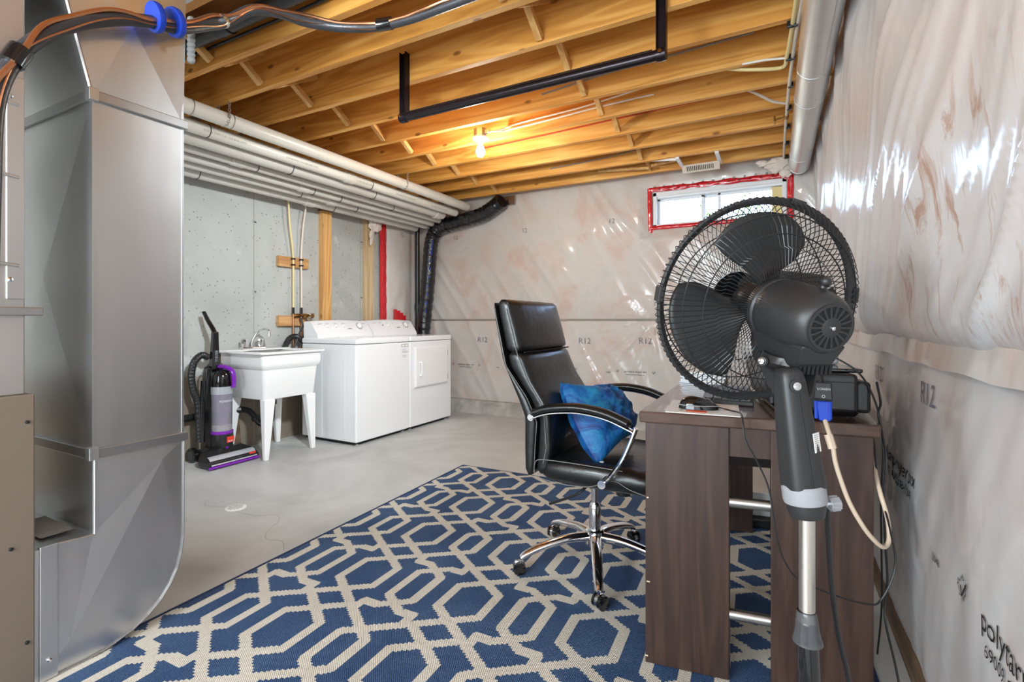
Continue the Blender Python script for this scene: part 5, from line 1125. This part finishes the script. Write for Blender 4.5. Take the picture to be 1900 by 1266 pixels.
# mouse mat, mouse
mt = on_desk(-0.310, -0.100, 1.575, 1.815, ZD, 0.003, R(5)).build('mouse_mat', M['mat_grey'], bevel=0.001)
tag(mt, 'pale printed sheet used as a mouse mat at front of desk', 'mouse mat')
on_desk(-0.245, -0.185, 1.595, 1.625, ZD+0.003, 0.0006, R(5)).build('orange_panel', M['orange'], mt)
for i in range(4): on_desk(-0.145, -0.115-0.006*(i % 2), 1.66+0.018*i, 1.668+0.018*i, ZD+0.003, 0.0005, R(5)).build('print_line', M['cable_cream'], mt)
for i in range(3): on_desk(-0.265, -0.255, 1.60+0.012*i, 1.606+0.012*i, ZD+0.003, 0.0005, R(5)).build('print_line', M['cable_grey'], mt)
t = thing('computer_mouse', 'black wired computer mouse on the pale mat', 'mouse', (-0.215, 1.655, ZD+0.003), 0)
md = Vector((math.cos(R(12)), math.sin(R(12)), 0)); ms = Vector((-md.y, md.x, 0)); mo = Vector((-0.215, 1.660, ZD+0.004))
mb = MB()
def mouse(a, b):
    u = 2*a-1; ang_ = math.pi*b
    w = 0.031*math.sqrt(max(0.0004, 1-abs(u)**2.6)); h = 0.038*math.sqrt(max(0.0, 1-abs(u)**2.2))*(1-0.30*u)
    return mo+md*u*0.060+ms*w*math.cos(ang_)+Vector((0, 0, h*math.sin(ang_)**0.8))
mb.grid(mouse, 20, 14); mb.build('shell', M['black_gloss'], t, smooth=True)
MB().tube([mo+md*0.060*math.cos(k*0.2618)+ms*0.0315*math.sin(k*0.2618)*1.0+Vector((0, 0, 0.012)) for k in range(24)], 0.0016, 5, closed=True).build('trim_line', M['grey_plastic'], t)
MB().lathe([(0.008, -0.003), (0.008, 0.003)], mo+md*0.028+Vector((0, 0, 0.027)), ms, 12).build('scroll_wheel', M['rubber'], t)
MB().tube(spline([mo+md*0.058+Vector((0, 0, 0.006)), (-0.125, 1.66, ZD+0.006), (-0.092, 1.60, ZD+0.010), (-0.082, 1.532, ZD+0.004), (-0.074, 1.515, 0.74), (-0.048, 1.513, 0.69), (-0.018, 1.515, 0.62), (-0.006, 1.515, 0.545), (0.006, 1.515, 0.47), (0.025, 1.515, 0.418), (0.055, 1.515, 0.384), (0.123, 1.50, 0.372), (0.20, 1.50, 0.366), (0.232, 1.52, 0.376), (0.264, 1.545, 0.455), (0.262, 1.60, 0.53), (0.25, 1.68, 0.62), (0.248, 1.75, 0.74)], 7), 0.0024, 6).build('mouse_cable', M['cable_black'], t, smooth=True)
# keyboard, paper stack
t = thing('keyboard', 'dark flat keyboard lying behind the mouse mat', 'keyboard', (-0.15, 1.96, ZD))
on_desk(-0.235, -0.075, 1.79, 2.16, ZD, 0.016, R(4)).build('keyboard_case', M['fan_black'], t, bevel=0.004)
kb = MB()
for i in range(5):
    for j in range(13): kb.obox(Vector((-0.155, 1.975, ZD+0.019))+Vector((math.cos(R(4)), math.sin(R(4)), 0))*(-0.058+0.029*i)+Vector((-math.sin(R(4)), math.cos(R(4)), 0))*(-0.165+0.0275*j), (0.024, 0.023, 0.007), ((1, 0, 0), (0, 1, 0), (0, 0, 1)))
kb.build('keys', M['black'], t, kind='stuff')
for i in range(6):
    tag(on_desk(-0.385+0.004*(i % 3), -0.20+0.004*(i % 2), 2.34, 2.56, ZD+0.0085*i, 0.0083, R(-1+i)).build('notebook', M['paper' if i % 2 else 'silver'], bevel=0.0015), ['bottom', 'second from bottom', 'third from bottom', 'third from top', 'second from top', 'topmost'][i]+' pale notebook of the stack at far left desk edge', 'notebook', 'stacked notebooks')
# printer: black boxy machine, turned a little
PF = Vector((0.005, 1.700, 0)); pa = R(3); px_ = Vector((math.cos(pa), math.sin(pa), 0)); py_ = Vector((-0.17, 0.985, 0)).normalized()
def P(a, b, z): return PF+px_*a+py_*b+Vector((0, 0, z))
def pbx(mb, a0, a1, b0, b1, z0, z1): return mb.hexa([P(a0, b0, z0), P(a1, b0, z0), P(a1, b1, z0), P(a0, b1, z0)], [P(a0, b0, z1), P(a1, b0, z1), P(a1, b1, z1), P(a0, b1, z1)])
t = thing('printer', 'black desktop printer on the desk behind the fan column', 'printer', tuple(P(0.1, 0.25, ZD)))
pbx(MB(), 0.0, 0.205, 0.0, 0.36, ZD+0.014, ZD+0.128).build('body', M['black'], t, bevel=0.012, seg=3)
MB().hexa([P(0.0, 0.02, ZD+0.003), P(0.20, 0.02, ZD+0.003), P(0.20, 0.34, ZD+0.003), P(0.0, 0.34, ZD+0.003)], [P(-0.004, 0.008, ZD+0.016), P(0.207, 0.008, ZD+0.016), P(0.207, 0.36, ZD+0.016), P(-0.004, 0.36, ZD+0.016)]).build('base', M['black_gloss'], t)
pbx(MB(), -0.01, 0.225, 0.03, 0.36, ZD+0.129, ZD+0.141).build('scanner_lid', M['black_gloss'], t, bevel=0.005)
pbx(MB(), 0.206, 0.245, 0.03, 0.32, ZD+0.012, ZD+0.105).build('side_cover', M['black'], t, bevel=0.012, seg=3)
MB().hexa([P(-0.012, 0.05, ZD+0.02), P(0.0, 0.05, ZD+0.02), P(0.0, 0.44, ZD+0.02), P(-0.012, 0.44, ZD+0.02)], [P(-0.03, 0.05, ZD+0.15), P(0.0, 0.05, ZD+0.15), P(0.0, 0.56, ZD+0.15), P(-0.03, 0.56, ZD+0.15)]).build('paper_tray', M['black'], t, bevel=0.004)
for x in (0.02, 0.19):
    for y in (0.04, 0.32): MB().lathe([(0.010, 0), (0.010, 0.006)], P(x, y, ZD), (0, 0, 1), 10).build('foot', M['rubber'], t)
pbx(MB(), 0.015, 0.19, -0.0015, 0.002, ZD+0.103, ZD+0.105).build('panel_groove', M['dark'], t)
# silver box with dark lid standing on the printer
t = thing('silver_canister', 'silver grey canister with dark lid standing on the printer', 'canister', tuple(P(0.17, 0.24, ZD+0.141)))
pbx(MB(), 0.105, 0.200, 0.16, 0.27, ZD+0.141, ZD+0.232).build('body', M['silver'], t, bevel=0.010, seg=3)
pbx(MB(), 0.1055, 0.1995, 0.1605, 0.2695, ZD+0.180, ZD+0.183).build('groove', M['grey_plastic'], t)
pbx(MB(), 0.100, 0.218, 0.155, 0.275, ZD+0.232, ZD+0.252).build('lid', M['black_gloss'], t, bevel=0.005)
# monitor
t = thing('monitor', 'black computer monitor standing on the desk beyond the fan', 'monitor', (0.09, 2.28, ZD))
ma = R(62); mx_ = Vector((math.cos(ma), math.sin(ma), 0)); my_ = Vector((-mx_.y, mx_.x, 0)); mc = Vector((0.06, 2.27, 0))
def mbx(a0, a1, b0, b1, z0, z1):
    c = mc+mx_*(a0+a1)/2+my_*(b0+b1)/2+Vector((0, 0, (z0+z1)/2)); return MB().obox(c, (a1-a0, b1-b0, z1-z0), (mx_, my_, Vector((0, 0, 1))))
mbx(-0.25, 0.25, -0.012, 0.022, 0.955, 1.265).build('screen_housing', M['black'], t, bevel=0.006)
mbx(-0.238, 0.238, 0.0215, 0.0235, 0.968, 1.253).build('screen', M['black_gloss'], t)
mbx(-0.03, 0.03, -0.04, -0.012, 0.80, 1.10).build('stand_neck', M['black'], t, bevel=0.006)
mbx(-0.10, 0.10, -0.09, 0.06, ZD, ZD+0.014).build('stand_foot', M['black'], t, bevel=0.004)

# video adapter and cream cable hanging over the desk front
t = thing('video_adapter', 'black video adapter with blue plug hanging over desk front', 'adapter', (0.112, 1.60, 0.86))
ya = 1.575
MB().tube(spline([(0.135, 1.70, ZD+0.20), (0.118, 1.64, ZD+0.185), (0.110, 1.60, 0.945), (0.112, ya, 0.90)], 6), 0.0035, 8).build('lead', M['cable_black'], t, smooth=True)
MB().hexa([(0.092, ya-0.007, 0.858), (0.135, ya-0.007, 0.855), (0.135, ya+0.007, 0.855), (0.092, ya+0.007, 0.858)], [(0.094, ya-0.007, 0.904), (0.132, ya-0.007, 0.904), (0.132, ya+0.007, 0.904), (0.094, ya+0.007, 0.904)]).build('adapter_body', M['black'], t, bevel=0.003)
lettering('UGREEN', 0.0085, lambda u, v: (0.1135+u, ya-0.0076, 0.883+v), M['white_print'], t, wide=0.95)
MB().torus((0.1135, ya-0.0074, 0.866), (0, 1, 0), 0.0035, 0.0008, 10, 4).build('screen_icon', M['white_print'], t)
MB().hexa([(0.104, ya-0.007, 0.800), (0.130, ya-0.007, 0.800), (0.130, ya+0.007, 0.800), (0.104, ya+0.007, 0.800)], [(0.095, ya-0.008, 0.853), (0.134, ya-0.008, 0.853), (0.134, ya+0.008, 0.853), (0.095, ya+0.008, 0.853)]).build('blue_plug', M['vga_blue'], t, bevel=0.003)
for x in (0.096, 0.128): MB().tube([(x, ya-0.006, 0.853), (x+0.001, ya-0.006, 0.806)], 0.0045, 8).build('thumb_screw', M['vga_blue'], t)
mb = MB()
for i in range(4): mb.box((0.106, ya-0.0075, 0.803+0.005*i), (0.128, ya-0.006, 0.805+0.005*i))
mb.build('strain_ribs', M['vga_blue'], t)
t = thing('video_cable', 'thick cream video cable with ferrite looping down beside the desk', 'cable', (0.12, 1.56, 0.8))
MB().tube(spline([(0.117, 1.572, 0.802), (0.124, 1.555, 0.775), (0.132, 1.545, 0.745), (0.138, 1.545, 0.70), (0.151, 1.545, 0.651), (0.168, 1.548, 0.60), (0.190, 1.55, 0.555), (0.215, 1.56, 0.515), (0.245, 1.585, 0.483), (0.262, 1.61, 0.495), (0.262, 1.63, 0.545), (0.250, 1.645, 0.60), (0.245, 1.70, 0.65), (0.250, 1.80, 0.70), (0.262, 2.0, 0.74)], 8), 0.0058, 10).build('cable', M['cable_cream'], t, smooth=True)
MB().tube([(0.1235, 1.553, 0.768), (0.1325, 1.545, 0.733)], 0.0105, 8).build('ferrite', M['cable_cream'], t)
cable([(0.14, 1.74, 0.97), (0.20, 1.72, 0.93), (0.235, 1.735, 0.88), (0.262, 1.75, 0.80), (0.27, 1.74, 0.70), (0.268, 1.76, 0.56), (0.275, 1.80, 0.40), (0.285, 1.86, 0.20), (0.28, 1.90, 0.03)], 0.0026, 'cable_black', 'thin black cable draped over printer and down the wall side')
cable([(0.246, 1.68, 0.90), (0.258, 1.70, 0.84), (0.256, 1.72, 0.80), (0.264, 1.66, 0.70), (0.258, 1.655, 0.60), (0.262, 1.66, 0.48), (0.270, 1.68, 0.36), (0.264, 1.68, 0.26), (0.275, 1.60, 0.17), (0.285, 1.50, 0.06), (0.28, 1.42, 0.014)], 0.003, 'cable_black', 'black power cable dropping between desk and plastic wall')
# under-desk clutter
tag(MB().obox((-0.045, 2.90, 0.105), (0.17, 0.006, 0.13), (Vector((1, 0.15, 0)).normalized(), Vector((-0.15, 1, 0)).normalized(), Vector((0, 0, 1)))).build('paper_sheet', M['paper']), 'white paper sheet leaning beyond the far end of the desk', 'paper')
t = thing('power_strip', 'black power strip on the rug beyond the desk', 'power strip', (-0.05, 2.86, 0.010), R(8))
MB().box((-0.16, -0.03, 0.0), (0.16, 0.03, 0.045)).build('strip_body', M['black'], t, bevel=0.006, local=True)
MB().box((-0.12, -0.012, 0.045), (0.12, 0.012, 0.047)).build('outlet_row', M['dark'], t, local=True)

# ================================================================== PEDESTAL FAN
az, el = R(33), R(13)
fn_ = Vector((-math.sin(az)*math.cos(el), math.cos(az)*math.cos(el), math.sin(el)))
FC = Vector((-0.035, 1.148, 1.107)); fu = fn_.cross(Vector((0, 0, 1))).normalized(); fv = fu.cross(fn_)
def Fp(r, a, d): return FC+fu*(r*math.cos(a))+fv*(r*math.sin(a))+fn_*d     # a measured from screen-right, d along the axis to the front
t = thing('pedestal_fan', 'black pedestal fan with wire guard in front of the desk', 'fan', (0.05, 0.985, 0))
FRm = 0.206
MB().tube([Fp(FRm, 2*math.pi*k/72, 0) for k in range(72)], 0.006, 8, closed=True, flat=(1.5, 0.9)).build('guard_rim', M['fan_black'], t, smooth=True)
def guard(prof, n_, off, wav):
    mb = MB()
    for k in range(n_):
        a = 2*math.pi*(k+off)/n_
        mb.tube([Fp(r, a+tw, d) for r, d, tw in prof], 0.0009, 4, caps=False)
    return mb
guard([(0.062, -0.072, 0), (0.085, -0.078, 0.0), (0.118, -0.074, 0.03), (0.122, -0.068, 0.075), (0.160, -0.058, 0.10), (0.195, -0.036, 0.12), (0.212, -0.010, 0.13), (0.2145, 0.004, 0.13)], 100, 0, 0).build('rear_guard_wires', M['fan_wire'], t)
guard([(0.050, 0.085, 0), (0.085, 0.084, 0.0), (0.118, 0.079, -0.04), (0.123, 0.073, -0.09), (0.160, 0.060, -0.12), (0.195, 0.038, -0.14), (0.212, 0.012, -0.15), (0.2145, -0.004, -0.15)], 100, 0.5, 0).build('front_guard_wires', M['fan_wire'], t)
mb = MB()
for r, d in ((0.145, -0.0625), (0.180, -0.047), (0.145, 0.0665), (0.180, 0.050)):
    mb.tube([Fp(r, 2*math.pi*k/60, d) for k in range(60)], 0.0014, 5, closed=True)
mb.build('guard_rings', M['fan_wire'], t)
MB().lathe([(0.001, 0.094), (0.030, 0.093), (0.052, 0.088), (0.054, 0.082), (0.001, 0.080)], FC, fn_, 36).build('front_badge', M['black_gloss'], t, smooth=True)
for a in (R(175), R(-65), R(75), R(5)):
    c = Fp(FRm+0.004, a, 0); rr_ = (fu*math.cos(a)+fv*math.sin(a)); tt = fn_.cross(rr_)
    MB().obox(c, (0.012, 0.032, 0.024), (rr_, tt, fn_)).build('rim_clip', M['fan_black'], t, bevel=0.002)
# blades
def blade(a0):
    mb = MB(); nr, na = 12, 14; top = []; 
    def f(q, s):
        r = 0.030+0.155*s; x = 2*q-1
        half = R(24)+R(20)*math.sin(math.pi*min(1, s*1.1)*0.62)
        edge = 1-0.55*max(0, s-0.72)/0.28 if False else 1
        rt = r*(1-0.13*abs(x)**3*s)
        a = a0+half*x*edge+R(10)*s
        return Fp(rt, a, 0.004-0.030*x*(1-0.35*s)+0.010*x*x)
    mb.grid(f, na, nr)
    return mb.build('blade', M['blade'], t, smooth=True, solid=0.0025)
for a in (80, 200, 320): blade(R(a))
MB().lathe([(0.034, -0.040), (0.038, -0.034), (0.038, 0.030), (0.030, 0.042), (0.012, 0.050), (0.001, 0.050)], FC, fn_, 28).build('blade_hub', M['black'], t, smooth=True, ang=40)
MB().lathe([(0.008, 0.040), (0.008, 0.080)], FC, fn_, 10).build('shaft', M['chrome'], t)
# motor housing
MB().lathe([(0.050, -0.058), (0.059, -0.060), (0.062, -0.068), (0.062, -0.082), (0.059, -0.086)], FC, fn_, 40).build('motor_collar', M['fan_black'], t, smooth=True, ang=30)
MB().lathe([(0.058, -0.086), (0.0615, -0.090), (0.062, -0.105), (0.0605, -0.150), (0.058, -0.178), (0.053, -0.198), (0.045, -0.212), (0.039, -0.2165)], FC, fn_, 44).build('motor_housing', M['fan_black'], t, smooth=True, ang=50)
# vented end cap: ring, spokes, hub over a dark recess
vc = FC+fn_*-0.2165
MB().lathe([(0.0375, 0.001), (0.0375, -0.0006), (0.001, -0.0006)], vc, fn_, 30, caps=False).build('vent_recess', M['dark'], t)
MB().lathe([(0.0405, 0.004), (0.040, -0.003), (0.0355, -0.0035), (0.0345, 0.0)], vc, fn_, 40, caps=False).build('vent_ring', M['fan_black'], t, smooth=True, ang=30)
MB().lathe([(0.0170, 0.000), (0.0170, -0.0030), (0.014, -0.0045), (0.001, -0.005)], vc, fn_, 30, caps=False).build('vent_hub', M['fan_black'], t, smooth=True, ang=30)
mb = MB()
for k in range(18):
    a = 2*math.pi*k/18; rr_ = fu*math.cos(a)+fv*math.sin(a); tt = fn_.cross(rr_)
    mb.obox(vc+rr_*0.0262-fn_*0.0016, (0.0200, 0.0036, 0.003), (rr_, tt, fn_))
mb.build('vent_spokes', M['fan_black'], t)
MB().lathe([(0.0035, 0), (0.0035, -0.009), (0.002, -0.010)], vc, fn_, 8).build('shaft_end', M['chrome'], t)
# oscillation knob
kb_ = FC+fn_*-0.168+fv*0.050+fu*0.010; kd = (fv*0.93-fn_*0.22+fu*0.12).normalized()
MB().lathe([(0.0105, 0), (0.0095, 0.008), (0.0062, 0.010), (0.0052, 0.014)], kb_, kd, 16).build('knob_stem', M['fan_black'], t, smooth=True, ang=30)
kc = kb_+kd*0.021; MB().ball(kc, 0.0092, 18, 12).build('oscillation_knob', M['fan_black'], t, smooth=True)
# gearbox under the motor
mb = MB(); A_ = []
for d, w, hb in ((-0.075, 0.052, -0.090), (-0.225, 0.046, -0.098)): pass
mb.hexa([FC+fn_*-0.078+fu*-0.034+fv*-0.078, FC+fn_*-0.192+fu*-0.030+fv*-0.084, FC+fn_*-0.192+fu*0.030+fv*-0.084, FC+fn_*-0.078+fu*0.034+fv*-0.078],
        [FC+fn_*-0.072+fu*-0.053+fv*-0.032, FC+fn_*-0.213+fu*-0.040+fv*-0.034, FC+fn_*-0.213+fu*0.040+fv*-0.034, FC+fn_*-0.072+fu*0.053+fv*-0.032])
mb.build('gearbox_cover', M['fan_black'], t, bevel=0.006, seg=3)
mb = MB()
for i in range(8): mb.obox(FC+fn_*-0.196+fu*(-0.028+0.008*i)+fv*-0.080, (0.0045, 0.006, 0.016), (fu, fn_, fv))
mb.build('gearbox_slots', M['dark'], t)
# tilt bracket and column (slightly leaning)
ctop = Vector((0.018, 0.985, 0.985)); cbot = Vector((0.041, 0.985, 0.792))
bk = FC+fn_*-0.130+fv*-0.083
MB().lathe([(0.046, 0.012), (0.050, 0.0), (0.046, -0.012), (0.030, -0.016)], bk, fv, 24).build('swivel_plate', M['black'], t, smooth=True, ang=30)
dcol = (ctop-cbot).normalized(); sideX = Vector((0.88, 0.47, 0)); sideX = (sideX-dcol*sideX.dot(dcol)).normalized(); sideY = dcol.cross(sideX)
MB().hexa([ctop+dcol*-0.05+sideX*-0.018+sideY*-0.024, ctop+dcol*-0.05+sideX*0.026+sideY*-0.024, ctop+dcol*-0.05+sideX*0.026+sideY*0.024, ctop+dcol*-0.05+sideX*-0.018+sideY*0.024],
          [bk+fu*-0.052+fn_*-0.034+Vector((0, 0, -0.010)), bk+fu*0.034+fn_*-0.034+Vector((0, 0, -0.010)), bk+fu*0.034+fn_*0.030+Vector((0, 0, -0.010)), bk+fu*-0.052+fn_*0.030+Vector((0, 0, -0.010))]).build('tilt_bracket', M['fan_black'], t, bevel=0.006, seg=3)
sc_ = ctop+sideX*-0.026+dcol*0.018+sideY*0.012; sa_ = Vector((-0.35, -0.9, 0)).normalized()
MB().lathe([(0.0095, -0.004), (0.0095, 0.004), (0.0075, 0.006)], sc_+sa_*0.018, sa_, 18).build('tilt_washer', M['black'], t, smooth=True, ang=30)
MB().lathe([(0.0055, 0.0), (0.0050, 0.004), (0.002, 0.005)], sc_+sa_*0.024, sa_, 14).build('tilt_screw', M['chrome'], t, smooth=True, ang=30)
def col(z): return cbot+(ctop-cbot)*((z-cbot.z)/(ctop.z-cbot.z))
mb = MB(); rings = []
for (z, w, d) in ((0.786, 0.0315, 0.029), (0.82, 0.0305, 0.029), (0.90, 0.0262, 0.026), (0.965, 0.0222, 0.023), (0.980, 0.0202, 0.021), (0.988, 0.015, 0.016)):
    c = col(z); rings.append([c+sideX*w*math.copysign(abs(math.cos(a))**0.62, math.cos(a))+sideY*d*math.copysign(abs(math.sin(a))**0.62, math.sin(a)) for a in [2*math.pi*k/32 for k in range(32)]])
loft(mb, rings); mb.build('column_shroud', M['fan_black'], t, smooth=True, ang=60)
fr_ = -sideY if (-sideY).y < 0 else sideY
MB().tube([col(0.79)+fr_*0.0292, col(0.955)+fr_*0.0236], 0.0016, 6).build('shroud_seam', M['dark'], t)
MB().lathe([(0.0115, -0.002), (0.0115, 0.003), (0.0085, 0.004)], col(0.958)+fr_*0.0228+sideX*-0.002, fr_, 18).build('shroud_screw', M['fan_black'], t, smooth=True, ang=30)
MB().lathe([(0.0075, 0.0), (0.0068, 0.0048), (0.003, 0.0058)], col(0.958)+fr_*0.0228+sideX*-0.002, fr_, 14).build('screw_head', M['chrome'], t, smooth=True, ang=30)
lc = col(0.862)+sideX*0.0195+fr_*0.0235
lab_n = (fr_*0.86+sideX*0.50).normalized(); lab_x = dcol.cross(lab_n).normalized()
if lab_x.dot(sideX) < 0: lab_x = -lab_x
lbm = MB().obox(lc+lab_n*0.0005, (0.018, 0.032, 0.0008), (lab_x, dcol, lab_n)).build('rating_label', M['paper'], t)
mb = MB()
for i in range(9): mb.obox(lc+lab_n*0.0011+dcol*(-0.013+0.0032*i)+lab_x*(-0.0005), (0.013-0.003*(i % 3 == 0), 0.0008, 0.0004), (lab_x, dcol, lab_n))
mb.build('label_text', M['cable_grey'], lbm)
axd = dcol
MB().lathe([(0.0330, 0.0), (0.0340, 0.004), (0.0340, 0.026), (0.0315, 0.030)], col(0.760), axd, 32).build('grey_collar', M['grey_plastic'], t, smooth=True, ang=30)
MB().lathe([(0.018, -0.026), (0.0265, -0.024), (0.0300, -0.012), (0.0308, 0.0)], col(0.760), axd, 32).build('lower_collar', M['fan_black'], t, smooth=True, ang=40)
kp = col(0.752)+sideX*0.029
MB().tube([kp, kp+sideX*0.014], 0.005, 8).build('knob_shaft', M['chrome'], t)
mb = MB(); mb.lathe([(0.0105, 0.010), (0.0115, 0.012), (0.0115, 0.026), (0.0095, 0.028)], kp, sideX, 20)
for k in range(12):
    a = 2*math.pi*k/12; mb.tube([kp+sideX*0.012+(sideY*math.cos(a)+dcol*math.sin(a))*0.0115, kp+sideX*0.026+(sideY*math.cos(a)+dcol*math.sin(a))*0.0115], 0.0016, 5)
mb.build('height_knob', M['grey_plastic'], t, smooth=True, ang=30)
pb_ = Vector((0.047, 0.980, 0.548)); foot = Vector((0.066, 0.985, 0.02))
MB().tube([col(0.74), pb_], 0.0128, 22).build('upper_pole', M['brushed'], t, smooth=True)
MB().tube([pb_+Vector((0, 0, 0.01)), foot], 0.0168, 22).build('lower_pole', M['clear_smoke'] if False else M['black_gloss'], t, smooth=True)
MB().lathe([(0.0142, 0.022), (0.0155, 0.018), (0.0195, -0.014), (0.0225, -0.026), (0.0232, -0.030), (0.0220, -0.031)], pb_+Vector((0, 0, 0.006)), Vector((-0.04, 0, 1)), 28, caps=False).build('clear_cup', M['clear_smoke'], t, smooth=True)
MB().lathe([(0.19, 0.0), (0.195, 0.008), (0.17, 0.022), (0.06, 0.036), (0.034, 0.05), (0.028, 0.09)], (0.066, 0.985, 0.010), (0, 0, 1), 40).build('round_base', M['fan_black'], t, smooth=True, ang=40)
MB().tube(spline([(0.050, 1.03, 0.86), (0.068, 1.025, 0.815), (0.078, 1.025, 0.765), (0.081, 1.025, 0.70), (0.087, 1.025, 0.60), (0.097, 1.03, 0.52), (0.113, 1.035, 0.44), (0.13, 1.05, 0.30), (0.16, 1.08, 0.06), (0.26, 1.14, 0.015)], 7), 0.0042, 8, flat=(1.0, 1.5)).build('power_cord', M['cable_black'], t, smooth=True)
